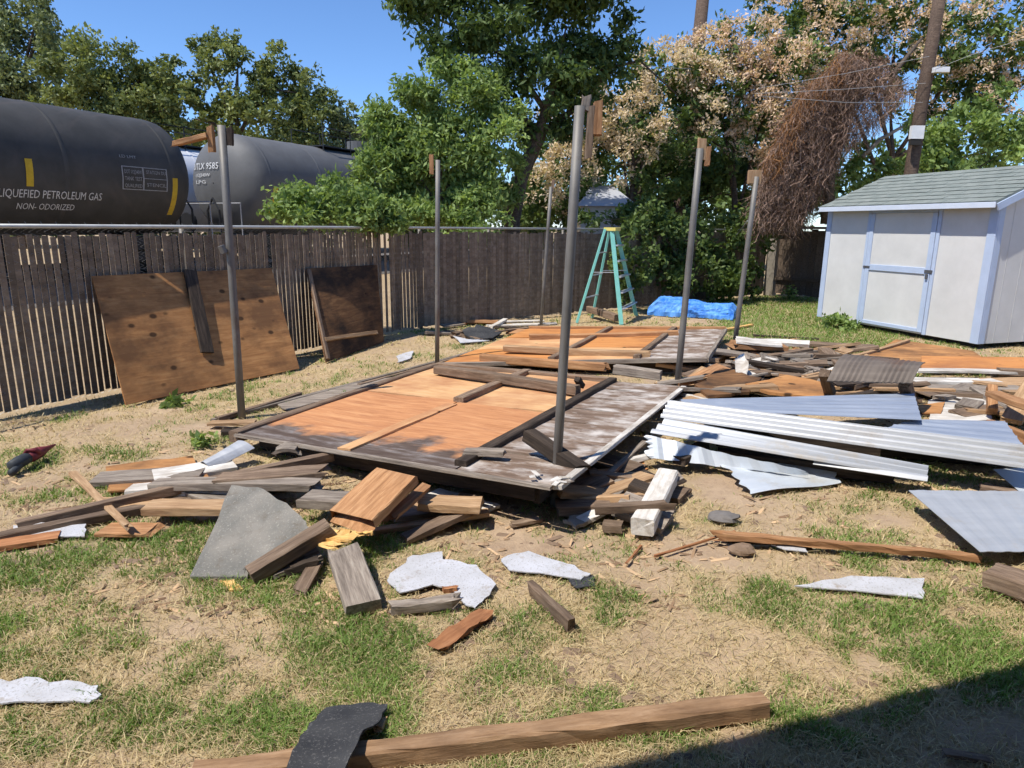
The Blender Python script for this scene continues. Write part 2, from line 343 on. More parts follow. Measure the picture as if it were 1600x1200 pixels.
def cover(X, Y):
    """green and straw cover at ground positions"""
    n = fbm(X*1.7+40, Y*1.7+9); n2 = fbm(X*5+3, Y*5+80, 3)
    g = np.zeros_like(X); bare = np.zeros_like(X)
    for lst, tgt in ((GREEN, g), (BARE, bare)):
        for px, py, rx, ry, s in lst:
            c = G(px, py); a = G(px+rx, py); d = G(px, py-ry); e = G(px, py+ry)
            ax = max((a-c).length, .05); ay = max((d-e).length/2, .05)
            q = ((X-c.x)/ax)**2+((Y-c.y)/ay)**2
            tgt += s*np.exp(-q*1.1)
    n3 = fbm(X*11+3, Y*11+8, 2); g = np.clip((g*1.1-.12+(n-.5)*1.9+(n2-.5)*2.1+(n3-.5)*1.2), 0, 1)
    far = yard_dist(X, Y)
    st = np.clip(.75-bare+(n2-.5)*1.6+(n-.5)*1.6, 0, 1)
    near_fence = np.clip(1-np.abs(far-.9)/.9, 0, 1); st = np.clip(st+near_fence*.2, 0, 1)
    g = np.where(far < 0, .15, g); st = np.where(far < 0, .4, st)
    return g*(1-np.clip(bare, 0, 1)*.7), st
def zground(X, Y):
    return (fbm(X*1.1, Y*1.1)-.5)*.03+(fbm(X*6, Y*6, 2)-.5)*.014-.012
fine_x = np.arange(-5.2, 8.4, .05); fine_y = np.arange(1.2, 18.2, .05)
ext = np.array([.1,.25,.5,1,2,4,8,16,32,64,128,256,500.])
gx = np.concatenate([fine_x[0]-ext[::-1], fine_x, fine_x[-1]+ext]); gy = np.concatenate([fine_y[0]-ext[::-1], fine_y, fine_y[-1]+ext])
XX, YY = np.meshgrid(gx, gy); ZZ = zground(XX, YY)
g_, s_ = cover(XX, YY)
nx, ny = len(gx), len(gy); idx = np.arange(nx*ny).reshape(ny, nx)
quads = np.stack([idx[:-1,:-1], idx[:-1,1:], idx[1:,1:], idx[1:,:-1]], -1).reshape(-1, 4)
gr = fast_mesh('ground', np.stack([XX, YY, ZZ], -1).reshape(-1, 3), quads, M['ground'], 4, smooth=True); tag(gr, 'dry dirt yard with patchy lawn', kind='structure')
for nm, arr in (('grass', g_), ('straw', s_)):
    a = gr.data.attributes.new(nm, 'FLOAT', 'POINT'); a.data.foreach_set('value', arr.ravel().astype(np.float32))

def blades(name, P, h, wd, lean, tint, mat):
    n = len(P); ang = RNG.random(n)*2*np.pi; ld = RNG.random(n)*2*np.pi
    d = np.stack([np.cos(ang), np.sin(ang), np.zeros(n)], -1)*wd[:, None]; l = np.stack([np.cos(ld), np.sin(ld), np.zeros(n)], -1)*(h*lean)[:, None]
    u = np.zeros((n, 3)); u[:, 2] = h
    V = np.stack([P-d, P+d, P+l*.35+u*.6-d*.7, P+l*.35+u*.6+d*.7, P+l+u*(1-.25*lean[:, None])], 1)
    b = np.arange(n)[:, None]*5
    Fc = np.concatenate([b+[0,1,3], b+[0,3,2], b+[2,3,4]], 0)
    o = fast_mesh(name, V.reshape(-1, 3), Fc, mat, 3, np.repeat(tint, 5)); return o
def scatter(n, Ymax=17.6, power=2.7):
    u = RNG.random(n); Y = 1.6+(Ymax-1.6)*u**power; half = .80*Y+.4
    X = (RNG.random(n)*2-1)*half; return X, Y
def keep_yard(X, Y): return yard_dist(X, Y) > .02
X, Y = scatter(640000); g, s = cover(X, Y); k = (RNG.random(len(X)) < g*.78) & keep_yard(X, Y)
X, Y, g = X[k], Y[k], g[k]; n = len(X); P = np.stack([X, Y, zground(X, Y)-.003], -1)
dist = np.sqrt(X*X+Y*Y); hs = (.012+.034*RNG.random(n)*(.5+g))*(1+.03*dist)
ti = np.clip(.45+.75*(fbm(X*2.3, Y*2.3)-.5)+.5*(RNG.random(n)-.5), 0, 1)
tag(blades('green_grass', P, hs, .0016+.0007*dist*RNG.random(n), .3+1.0*RNG.random(n), ti, M['grass']), 'short green grass in patches', 'grass', kind='stuff')
X, Y = scatter(660000); g, s = cover(X, Y); k = (RNG.random(len(X)) < s*.62) & keep_yard(X, Y)
X, Y = X[k], Y[k]; n = len(X); P = np.stack([X, Y, zground(X, Y)-.003], -1); dist = np.sqrt(X*X+Y*Y)
tag(blades('dry_grass', P, (.007+.042*RNG.random(n)**1.8)*(1+.03*dist), .0012+.0005*dist*RNG.random(n), .8+2.2*RNG.random(n), RNG.random(n), M['straw']), 'dry straw coloured grass stubble', 'grass', kind='stuff')

# ---------------------------------------------------------------- chain link fence
FH = 1.667
def fpos(s, z=0.0, off=0.0):
    p = Q0+FD1*s+FN1*off if s < FL1 else Q1+FD2*(s-FL1)+FN2*off
    return p+Vector((0, 0, z))
S0, S1, PIT = 0.0, FL1+FL2, .066
fence = thing('chain_link_fence', fpos(6), 'chain link fence with brown privacy slats along the railway', 'fence')
slat_me = []
for wd in (.049, .051, .053, .055, .063, .0648):
    v, f = boxvf(-wd/2, wd/2, -.004, .004, 0, 1); slat_me.append(mesh('slat', v, f, M['slat']))
def fence_s(px): return (on_plane(px, 450, Q0, FN1)-Q0).dot(FD1) if px < 660 else FL1+(on_plane(px, 450, Q1, FN2)-Q1).dot(FD2)
I0 = int(fence_s(-70)/PIT); nsl = int((S1-S0)/PIT)
for i in range(I0, min(nsl, I0+299)):
    s = S0+i*PIT+PIT/2; r = random.random; far_ = s > FL1+.3
    if random.random() < .006 and not far_: continue
    z0 = .03+.03*r(); z1 = FH-.05-.05*r()
    p = fpos(s, z0); M4 = frame(p, FD1 if s < FL1 else FD2) @ Matrix.Rotation(random.gauss(0, .03 if far_ else .10), 4, 'Z') @ Matrix.Rotation(random.gauss(0, .004), 4, 'Y') @ Matrix.Diagonal((1, 1, z1-z0, 1))
    o = bpy.data.objects.new('slat', slat_me[4+i % 2 if far_ else i % 4]); C.objects.link(o); o.matrix_world = M4; WM[o.name] = M4; adopt(o, fence)
v, f = tubevf([fpos(S0, FH), Q1+Vector((0, 0, FH)), fpos(S1, FH)], .020, 8); mk('top_rail', v, f, M['rail'], fence, smooth=True)
for s in [fence_s(x) for x in (-70, 297, 598, 650, 766, 880)]+[15.5, 18.4]:
    v, f = join(tubevf([fpos(s, 0, -.05), fpos(s, FH-.02, -.05)], .027, 8)); post = mk('post', v, f, M['pipe'], fence, smooth=True)
V = []; Fc = []; q = PIT/2*1.15; nz = int(FH/q)
for i in range(int((S1-S0)/PIT)+1):
    pts = []
    for k in range(nz+1):
        s = S0+i*PIT+(PIT/2 if k % 2 else -PIT/2)*.98; pts.append(fpos(s, .02+k*q, .012 if (k % 2) else -.012))
    if i % 2: pts.append(fpos(S0+i*PIT+(.01), FH+.04, 0))
    v, f = tubevf(pts, .0021, 3, False); b = len(V); V += v; Fc += [tuple(j+b for j in t) for t in f]
tag(mk('chain_mesh', V, Fc, M['wire'], fence), kind='stuff')

# ---------------------------------------------------------------- planks and sheets
def plankvf(L, wd, th, nseg=5, jit=.004, broken=(0, 0), bend=0.0, sd=0, taper=1.0):
    """box along local x, top face at z=0, eight sided rings with chamfers"""
    r = random.Random(sd); c = min(wd, th)*.10; V = []; Fc = []
    prof = [(-wd/2+c, 0), (wd/2-c, 0), (wd/2, -c), (wd/2, -th+c), (wd/2-c, -th), (-wd/2+c, -th), (-wd/2, -th+c), (-wd/2, -c)]
    for i in range(nseg+1):
        u = i/nseg; x = (u-.5)*L; sc = 1+(taper-1)*u
        for (y, z) in prof:
            dx = 0
            if i == 0 and broken[0]: dx = broken[0]*r.random()
            if i == nseg and broken[1]: dx = -broken[1]*r.random()
            V.append((x+dx, y*sc+r.uniform(-jit, jit)*.6, z*sc+r.uniform(-jit, jit)*.4+bend*(1-(2*u-1)**2)))
    for i in range(nseg):
        for k in range(8): Fc.append((i*8+k, i*8+(k+1) % 8, (i+1)*8+(k+1) % 8, (i+1)*8+k))
    e = nseg*8
    V.append((-L/2+(broken[0]*.8 if broken[0] else 0), 0, -th/2)); V.append((L/2-(broken[1]*.8 if broken[1] else 0), 0, -th/2)); a = len(V)-2
    for k in range(8): Fc.append((a, (k+1) % 8, k)); Fc.append((a+1, e+k, e+(k+1) % 8))
    return V, [tuple(reversed(t)) for t in Fc]
_sd = [0]
def plank(name, label, a, b, wd, th, mat, cat='plank', roll=0.0, group=None, parent=None, broken=(0, 0), bend=0.0, nseg=5, taper=1.0, jit=.004, world=False, upv=Vector((0, 0, 1))):
    """a and b: (px, py, height) of the middle of the top face at each end, or world vectors"""
    _sd[0] += 1
    A = Vector(a) if world else G(*a); B = Vector(b) if world else G(*b)
    if not parent and broken == (0, 0): broken = (.014, .018)
    if not parent and bend == 0.0: bend = random.gauss(0, .005)*(B-A).length; jit *= 1.5
    M4 = frame((A+B)/2, B-A, upv, roll=roll); v, f = plankvf((B-A).length, wd, th, nseg, jit, broken, bend, _sd[0], taper)
    o = mk(name, v, f, M[mat], parent, M=M4)
    if not parent: tag(o, label, cat, group)
    return o
def rag_poly(pts, amp=.0, sub=4, sd=0):
    r = random.Random(sd); out = []
    n = len(pts)
    for i in range(n):
        a, b = pts[i], pts[(i+1) % n]
        for k in range(sub):
            p = a.lerp(b, k/sub); e = (b-a); nrm = Vector((-e.y, e.x, 0)); nrm = nrm.normalized() if nrm.length > 1e-6 else Vector((1, 0, 0))
            j = amp*(r.random()-.5)*2 if k else amp*(r.random()-.5)
            out.append(p+nrm*j)
    return out
def scrap(name, label, pts, th, mat, cat, group=None, parent=None, rag=.01, sub=4, curl=.01, loc=None):
    """flat ragged piece with thickness; pts are (px,py,h) of its upper outline"""
    _sd[0] += 1; r = random.Random(_sd[0]); P = rag_poly([G(*p) for p in pts], rag, sub, _sd[0]); n = len(P)
    c = sum(P, Vector())/n; V = []; Fc = []
    def zi(p):
        w_ = [1/((p.x-q.x)**2+(p.y-q.y)**2+.0008) for q in P]; return sum(a*q.z for a, q in zip(w_, P))/sum(w_)
    rings = (1.0, .72, .4)
    for q, k in enumerate(rings):
        for p in P:
            e = c+(p-c)*k; e.z = p.z if q == 0 else zi(e); V.append(e+Vector((0, 0, curl*(.5 if q == 0 else .15)*(r.random()-.5))))
    c = c.copy(); c.z = zi(c); V.append(c)
    for q in range(2):
        for i in range(n): Fc.append((q*n+i, q*n+(i+1) % n, (q+1)*n+(i+1) % n, (q+1)*n+i))
    for i in range(n): Fc.append((2*n+i, 2*n+(i+1) % n, 3*n))
    m = len(V); V2 = [p-Vector((0, 0, th)) for p in V]; Fb = [tuple(reversed([j+m for j in t])) for t in Fc]
    side = [(i, i+m, (i+1) % n+m, (i+1) % n) for i in range(n)]
    o = mk(name, V+V2, Fc+Fb+side, M[mat], parent)
    bm = bmesh.new(); bm.from_mesh(o.data); bmesh.ops.recalc_face_normals(bm, faces=bm.faces); bm.to_mesh(o.data); bm.free()
    o.data.polygons.foreach_set('use_smooth', [True]*len(o.data.polygons)); o.data.set_sharp_from_angle(angle=math.radians(50))
    if not parent: tag(o, label, cat, group)
    return o
def patch(name, label, corners, nu, nv, th, mat, cat='sheet', fn=None, group=None, parent=None, smooth=False, world=False, rag=0.0):
    """sheet over four corners (u: 0-1 and 3-2, v: 0-3), fn(u,v) lifts along the sheet normal"""
    _sd[0] += 1; r = random.Random(_sd[0])
    P = [Vector(c) if world else G(*c) for c in corners]; nrm = (P[1]-P[0]).cross(P[3]-P[0]).normalized(); nrm = nrm if nrm.z > 0 else -nrm
    ax = (P[1]-P[0]); M4 = frame((P[0]+P[1]+P[2]+P[3])/4, ax, nrm); inv = M4.inverted(); V = []
    for j in range(nv+1):
        for i in range(nu+1):
            u, v = i/nu, j/nv; ue = u
            if rag and (i == 0 or i == nu): ue = u+rag*(r.random()-.5)/max(.3, ax.length)*2
            p = P[0].lerp(P[1], ue).lerp(P[3].lerp(P[2], ue), v)
            if fn: p = p+nrm*fn(u, v)
            V.append(inv @ p)
    n1 = len(V); V += [Vector((p.x, p.y, p.z-th)) for p in V]; Fc = []; w_ = nu+1
    for j in range(nv):
        for i in range(nu):
            a = j*w_+i; Fc.append((a, a+1, a+w_+1, a+w_)); Fc.append((a+n1, a+w_+n1, a+w_+1+n1, a+1+n1))
    for i in range(nu): Fc.append((i, i+n1, i+1+n1, i+1)); b = nv*w_+i; Fc.append((b+1, b+1+n1, b+n1, b))
    for j in range(nv): a = j*w_; Fc.append((a+w_, a+w_+n1, a+n1, a)); b = j*w_+nu; Fc.append((b, b+n1, b+w_+n1, b+w_))
    o = mk(name, V, Fc, M[mat], parent, M=M4, smooth=smooth)
    if not parent: tag(o, label, cat, group)
    return o

# ---------------------------------------------------------------- plywood leaning on the fence
def on_fence(px, py, off): return on_plane(px, py, Q0+FN1*off, FN1)
def leaning(name, label, tl, tr, br, bl, mat):
    root = thing(name, G(*bl), label, 'plywood'); 
    c = [G(*bl)+Vector((0, 0, .01)), G(*br)+Vector((0, 0, .01)), on_fence(*tr, .05), on_fence(*tl, .05)]
    patch('panel_sheet', None, c, 8, 8, .018, mat, parent=root, world=True, fn=lambda u, v: .012*math.sin(3*u+2*v))
    return root, c
root, c = leaning('leaning_plywood', 'large brown plywood panel with a dark stud leaning on the slatted fence', (143,432), (425,418), (468,577), (197,634), 'ply_brown')
def pl(c, u, v, off=0.0):
    n = (c[1]-c[0]).cross(c[3]-c[0]).normalized(); n = n if n.z > 0 else -n
    return c[0].lerp(c[1], u).lerp(c[3].lerp(c[2], u), v)+n*off
def pn(c):
    n = (c[1]-c[0]).cross(c[3]-c[0]).normalized(); return n if n.z > 0 else -n
plank('stud', None, pl(c, .47, 1.0, .055), pl(c, .45, .28, .055), .14, .035, 'dark_wood', parent=root, world=True, upv=pn(c))
root, c = leaning('leaning_plywood', 'small blackened plywood panel leaning on the fence beside the larger one', (478,420), (590,413), (600,535), (510,567), 'ply_dark')
plank('batten', None, pl(c, .02, .22, .045), pl(c, .85, .14, .045), .05, .04, 'tan_wood', parent=root, world=True, upv=pn(c))
plank('edge_stud', None, pl(c, .02, .98, .035), pl(c, .02, 0.02, .035), .05, .03, 'brown_wood', parent=root, world=True, upv=pn(c))

# ---------------------------------------------------------------- carport posts
def carport_post(label, base, top, Hh, bits, r=.033):
    B = G(*base); T = on_plane(top[0], top[1], B, Vector((B.x, B.y, 0)).normalized()); 
    root = thing('pipe_post', B, label, 'post', 'six pipe posts of the demolished carport')
    v, f = tubevf([B-Vector((0, 0, .05)), B.lerp(T, .3), B.lerp(T, .7), T], r, 14); mk('pipe', v, f, M['pipe'], root, smooth=True)
    ax = (T-B).normalized()
    for (dx, dz, L, wd, th, tilt, mat) in bits:
        a = T+Vector((dx, -.01, dz-L/2)); b = T+Vector((dx+tilt, -.01, dz+L/2))
        plank('wood_block', None, a, b, wd, th, mat, parent=root, world=True, broken=(.02, .04), nseg=3, upv=Vector((0, -1, 0)))
    return root, B, T
rt, B, T = carport_post('pipe post at the left corner of the fallen roof, before the leaning plywood', (378,653), (346,196), 2.6, [(-.10, -.10, .24, .05, .05, .0, 'orange_wood'), (.055, -.08, .16, .05, .04, .01, 'dark_wood')])
plank('torn_board', None, T+Vector((-.12, 0, -.06)), T+Vector((-.46, .05, -.13)), .07, .04, 'orange_wood', parent=rt, world=True, broken=(0, .1))
p = B.lerp(T, .6); v, f = tubevf([p+Vector((-.03, -.05, -.03)), p+Vector((-.05, -.06, .03))], .03, 8); mk('clamp', v, f, M['pipe'], rt)
rt, B, T = carport_post('thin pipe post standing behind the fallen roof in front of the green bush', (683,570), (684,250), 2.6, [(-.075, -.05, .24, .05, .04, .0, 'orange_wood')], .028)
rt, B, T = carport_post('farthest pipe post by the fence, left of the ladder', (845,508), (861,292), 2.5, [(.03, .02, .22, .05, .04, .01, 'brown_wood')], .029)
rt, B, T = carport_post('nearest and tallest pipe post at the front corner of the fallen roof', (866,788), (906,166), 2.5, [(.10, -.06, .19, .055, .04, .0, 'orange_wood'), (.055, -.13, .30, .04, .05, .01, 'brown_wood'), (.03, .02, .1, .05, .05, .01, 'grey_wood')], .029)
rt, B, T = carport_post('leaning pipe post on the right edge of the fallen roof', (1057,615), (1094,232), 2.5, [(.02, .0, .22, .08, .05, .0, 'tan_wood'), (.075, -.07, .2, .05, .04, .01, 'orange_wood')])
rt, B, T = carport_post('pipe post with square wooden head behind the rubble, right of the tarp', (1146,552), (1182,276), 2.4, [(-.02, .0, .19, .17, .06, .0, 'tan_wood')])

# ---------------------------------------------------------------- fallen carport roof
def roof_panel(name, label, A, B, Cc, D):
    c = [G(*A), G(*B), G(*Cc), G(*D)]; root = thing(name, (c[0]+c[1])/2-Vector((0, 0, (c[0].z+c[1].z)/2)), label, 'fallen roof'); return root, c
def deck(root, c, u0, u1, v0, v1, mat, off=0.0, name='deck_board', nu=6, nv=6, th=.018):
    q = [pl(c, u0, v0, off), pl(c, u1, v0, off), pl(c, u1, v1, off), pl(c, u0, v1, off)]
    return patch(name, None, q, nu, nv, th, mat, parent=root, world=True, fn=lambda u, v: .006*math.sin(5*u+3*v+u0*9))
def rafter(root, c, u0, v0, u1, v1, wd, th, mat, lift=0.0, name='rafter'):
    return plank(name, None, pl(c, u0, v0, lift), pl(c, u1, v1, lift), wd, th, mat, parent=root, world=True, nseg=7, jit=.005, upv=pn(c))
root, c1 = roof_panel('fallen_roof', 'large collapsed roof deck of orange plywood lying between the posts', (372,678,.14), (865,760,.30), (1064,604,.12), (686,571,.08))
# decking sheets (u across the front, v towards the fence corner)
deck(root, c1, .0, .40, .0, .52, 'ply_charred'); deck(root, c1, .403, .75, .0, .50, 'ply_charred')
deck(root, c1, .0, .40, .525, .97, 'ply_light'); deck(root, c1, .403, .75, .505, .97, 'ply_light')
for k in range(7):
    v0 = k/7; deck(root, c1, .755+.005*random.random(), 1.0+.015*random.random(), v0+.004, v0+1/7-.002, 'ply_grey', off=.002*random.random(), nu=3, nv=2)
rafter(root, c1, -.008, -.01, -.008, 1.0, .09, .09, 'brown_wood', .028, 'edge_beam')
rafter(root, c1, .40, .01, .40, .47, .11, .022, 'ply_light', .012, 'batten')
rafter(root, c1, .405, .50, .40, 1.0, .10, .06, 'brown_wood', .048)
rafter(root, c1, .752, .02, .752, .99, .085, .06, 'dark_wood', .042)
rafter(root, c1, .0, -.008, 1.0, -.008, .035, .022, 'grey_wood', .010, 'front_edge')
rafter(root, c1, 1.01, .0, 1.01, 1.0, .05, .025, 'white_wood', .010, 'side_edge')
rafter(root, c1, .0, .985, .75, .985, .09, .05, 'brown_wood', .04)
rafter(root, c1, .03, .05, .93, .05, .05, .14, 'dark_wood', -.03, 'under_beam')  # under beams coloured dark to stand in for the shade beneath the deck
rafter(root, c1, .93, .05, .93, .95, .05, .16, 'dark_wood', -.03, 'under_beam')
rafter(root, c1, .5, .05, .5, .95, .05, .10, 'dark_wood', -.03, 'under_beam')
for k in range(9):
    a_ = G(850+random.uniform(-30, 40), 748+random.uniform(-14, 10), .318); d_ = Vector((random.gauss(0, 1), random.gauss(0, 1), 0)).normalized()*random.uniform(.02, .06); plank('paint_flake', None, a_-d_, a_+d_, random.uniform(.02, .05), .003, random.choice(['white_wood', 'grey_wood', 'white_wood']), parent=root, world=True, broken=(.02, .02), nseg=3)

root, c2 = roof_panel('fallen_roof', 'farther collapsed roof deck tilted up on rubble near the ladder', (690,568,.06), (1104,560,.23), (1134,514,.17), (828,513,.09))
for k in range(3):
    for j, (u0, u1) in enumerate(((0, .42), (.425, .74), (.745, 1.0))):
        deck(root, c2, u0, u1, k/3+.002, (k+1)/3-.002, ('ply_orange', 'ply_light', 'ply_orange')[(k+j) % 3] if j < 2 else 'ply_grey', off=.003*random.random())
for u in (.42, .742): rafter(root, c2, u, .02, u+.005, .98, .08, .05, 'brown_wood', .045)
rafter(root, c2, 0, .0, 1, .0, .05, .05, 'grey_wood', .01, 'front_edge'); rafter(root, c2, 1.0, 0, 1.0, 1, .05, .06, 'grey_wood', .01, 'side_edge'); rafter(root, c2, 0, .99, 1, .99, .07, .06, 'orange_wood', .04)
rafter(root, c2, .1, .06, .96, .06, .05, .15, 'dark_wood', -.03, 'under_beam'); rafter(root, c2, .9, .05, .9, .95, .05, .2, 'dark_wood', -.03, 'under_beam')  # dark colour of these under beams deepens the shade below

# loose lumber lying on the fallen roofs
plank('loose_beam', 'brown two by four lying across the middle of the fallen roof', (682,571,.20), (905,603,.26), .10, .09, 'brown_wood', broken=(0, .03))
plank('loose_beam', 'orange brown beam across the fallen roof behind the nearer one, pointed right end', (752,553,.17), (960,568,.21), .10, .09, 'orange_wood', broken=(0, .14))
plank('loose_beam', 'long light beam along the front of the farther fallen roof', (788,539,.20), (1020,549,.26), .10, .08, 'tan_wood', broken=(0, .1))
plank('loose_beam', 'long orange beam at the back of the farther fallen roof below the ladder', (826,522,.17), (1060,516,.24), .11, .09, 'orange_wood')
plank('loose_beam', 'grey block lying at the end of the beams on the fallen roof', (960,570,.24), (1035,580,.22), .12, .1, 'grey_wood')
plank('loose_beam', 'short dark beam propped across the front pipe post', (826,668,.44), (918,730,.30), .09, .09, 'dark_wood', broken=(.03, .06))
plank('loose_board', 'short grey board lying on the front edge of the fallen roof', (722,702,.31), (790,703,.33), .07, .04, 'grey_wood', broken=(.03, .02))
plank('loose_board', 'small upright stub standing on the grey strip of the fallen roof', (903,588,.32), (911,601,.22), .06, .05, 'dark_wood')

# ---------------------------------------------------------------- broken lumber in front of the fallen roof
plank('broken_beam', 'wide orange beam snapped at its lower end, resting on the fallen roof', (620,735,.33), (537,815,.20), .29, .06, 'orange_wood', broken=(.02, .12), nseg=8)
plank('splinter', 'long orange splinter strip beside the wide broken beam', (668,755,.22), (600,815,.16), .07, .02, 'orange_wood', broken=(.05, .1))
plank('broken_beam', 'dark brown plank sloping to the grass from the snapped beam', (515,812,.22), (386,890,.075), .10, .07, 'brown_wood', broken=(.04, 0))
plank('broken_beam', 'grey plank lying towards the camera below the snapped beam', (535,850,.14), (568,942,.062), .16, .055, 'grey_wood', broken=(.06, 0))
for k, (a, b, wd) in enumerate((((500,832,.15), (560,838,.15), .10), ((520,848,.13), (545,822,.17), .07), ((480,842,.13), (535,852,.14), .04), ((555,832,.17), (588,830,.175), .015))):
    plank('splinter', ('yellow torn splinters at the snapped end of the wide beam', 'pale torn wood tongue under the snapped beam', 'yellow splinter left of the snapped beam', 'thin yellow sliver sticking out right of the snapped beam')[k], a, b, wd, .018, 'fresh_wood', cat='splinter', broken=(.05, .05), nseg=6, jit=.008)
scrap('roofing_board', 'grey curved roofing board leaning on the lumber at the left', [(362,757,.24),(412,763,.25),(470,805,.22),(487,832,.16),(380,888,.05),(386,901,.03),(297,901,.02)], .012, 'grey_felt', 'roofing', rag=.008, curl=.015, sub=5)
plank('short_board', 'small brown board piece below the dark sloping plank', (495,875,.06), (465,928,.02), .07, .018, 'brown_wood', broken=(.02, .04))
plank('short_board', 'blackened splintered board between the brown and grey planks', (505,868,.09), (440,888,.05), .05, .04, 'dark_wood', broken=(.06, .06))
plank('short_board', 'light grey strip under the dark sloping plank', (500,860,.07), (420,893,.03), .12, .02, 'grey_wood')
plank('long_pole', 'long thin brown beam stretching left from under the fallen roof', (520,706,.18), (22,815,.06), .055, .06, 'brown_wood', nseg=12, bend=.01)
plank('long_pole', 'second long dark strip lying along the long beam at the left', (330,770,.05), (-20,838,.05), .07, .045, 'brown_wood', nseg=8)
plank('plank', 'grey plank lying level behind the grey roofing board', (236,752,.13), (505,752,.17), .12, .05, 'grey_wood', broken=(.02, .08))
plank('plank', 'tan plank with a pale top at the left of the grey roofing board', (228,787,.11), (375,787,.11), .14, .05, 'tan_wood')
plank('plank', 'orange plywood offcut sitting in the grass under the tan stick', (158,825,.035), (250,825,.035), .15, .02, 'orange_wood', cat='offcut', broken=(.03, .05))
plank('tan_stick', 'tan split stick slanting down over the long brown beams', (112,735,.03), (205,826,.09), .05, .025, 'tan_wood', cat='stick', broken=(.05, .1), taper=.7)
scrap('plywood_offcut', 'flat brown plywood sheet lying in the dirt below the silver flashing', [(165,728,.02),(300,712,.03),(330,752,.03),(168,768,.02)], .012, 'ply_brown', 'plywood', rag=.01)
plank('plank', 'splintered brown plank under the front edge of the fallen roof', (330,745,.17), (520,730,.19), .16, .05, 'brown_wood', broken=(.1, .1), nseg=7)
plank('plank', 'pale round batten under the grey plank at the left', (250,766,.08), (360,766,.09), .05, .05, 'white_wood')
plank('plank', 'brown plank end poking out beside the grey roofing board', (470,772,.15), (545,776,.16), .16, .06, 'grey_wood', broken=(.06, .02))
plank('plank', 'curled grey board under the left front of the fallen roof', (425,703,.16), (475,700,.17), .14, .03, 'grey_wood', broken=(.06, .06), bend=.03)
patch('metal_flashing', 'bent silver flashing at the left front corner of the fallen roof', [(312,724,.06),(330,735,.03),(398,700,.12),(372,688,.16)], 6, 4, .004, 'sheet_metal', 'flashing', fn=lambda u, v: .05*math.sin(3.1*u)*(1-.5*v))
plank('plank', 'brown board slanting out of the shadow under the fallen roof', (728,795,.10), (628,840,.03), .09, .035, 'brown_wood')
plank('plank', 'tan board lying level under the front of the fallen roof', (655,778,.15), (755,783,.15), .16, .05, 'tan_wood')
plank('plank', 'thin board at the left post base', (326,659,.05), (400,658,.06), .10, .025, 'tan_wood')
plank('plank', 'short dark block under the board at the left post', (345,672,.05), (372,671,.05), .09, .05, 'dark_wood')
plank('plank', 'brown edge board running from the left post along the fallen roof', (338,652,.05), (470,612,.05), .05, .04, 'brown_wood')
plank('long_pole', 'long thin grey strip on the dirt between fence and fallen roof', (330,655,.035), (840,520,.035), .05, .03, 'grey_wood', nseg=10)
plank('long_pole', 'second thin strip on the dirt beside the fallen roof', (560,600,.03), (790,535,.03), .05, .025, 'brown_wood', nseg=8)
scrap('bark_slab', 'fallen flat strip of debris between the strips along the fallen roof', [(430,628,.02),(560,598,.02),(640,585,.02),(600,602,.02),(450,640,.02)], .012, 'grey_wood', 'scrap', rag=.04)

# foreground pieces
plank('long_timber', 'long square timber lying in the foreground grass', (300,1200,.07), (1206,1088,.07), .072, .07, 'beam_wood', cat='timber', nseg=20, jit=.007, broken=(0, .03))
scrap('felt_scrap', 'black roofing felt scrap draped over the foreground timber', [(510,1106,.03),(560,1098,.03),(606,1099,.03),(592,1128,.06),(568,1140,.10),(548,1180,.125),(525,1230,.125),(432,1230,.12),(458,1172,.115),(484,1130,.07)], .008, 'felt', 'felt', rag=.006, curl=.003)
plank('short_board', 'pale wood chip beside the black felt scrap', (588,1140,.03), (600,1118,.02), .03, .015, 'tan_wood', cat='chip', broken=(.02, .02))
scrap('shingle_scrap', 'white shingle strip at the left edge of the foreground', [(-30,1063,.02),(60,1060,.02),(145,1070,.025),(158,1085,.02),(140,1097,.015),(40,1096,.02),(-30,1098,.02)], .006, 'white_shingle', 'shingle', rag=.012)
scrap('shingle_scrap', 'large torn white shingle lying in the grass before the fallen roof', [(604,906,.02),(620,888,.025),(645,868,.03),(690,862,.02),(692,874,.02),(745,882,.025),(776,912,.02),(764,930,.015),(742,949,.015),(726,943,.015),(716,922,.02),(676,913,.02),(626,926,.015)], .006, 'white_shingle', 'shingle', rag=.01, curl=.012)
scrap('shingle_scrap', 'smaller white shingle to the right of the large torn one', [(783,872,.02),(826,860,.03),(888,880,.025),(922,896,.02),(908,905,.015),(860,897,.02),(795,890,.02)], .006, 'white_shingle', 'shingle', rag=.01)
scrap('felt_scrap', 'dark flap under the point of the smaller white shingle', [(885,900,.01),(925,898,.01),(930,915,.008),(900,918,.008)], .005, 'felt', 'felt', rag=.01)
scrap('shingle_scrap', 'long pointed white shingle in the grass at the right', [(1242,916,.015),(1330,899,.03),(1445,903,.025),(1442,934,.02),(1335,922,.015)], .006, 'white_shingle', 'shingle', rag=.008)
scrap('shingle_scrap', 'bent white shingle at the left edge beside the long beams', [(20,822,.03),(95,815,.04),(135,818,.03),(132,838,.02),(95,838,.02),(20,842,.02)], .006, 'white_shingle', 'shingle', rag=.014, curl=.02)
plank('short_board', 'orange board half hidden under the bent white shingle', (-20,852,.03), (95,834,.03), .10, .03, 'red_wood')
plank('splinter', 'reddish orange bark like splinter in the foreground grass', (676,1012,.02), (768,948,.025), .075, .018, 'red_wood', cat='splinter', broken=(.06, .05), nseg=8, jit=.01)
plank('short_board', 'dark board tilted on edge near the smaller white shingle', (826,905,.05), (894,968,.06), .04, .06, 'brown_wood', broken=(.05, .01))
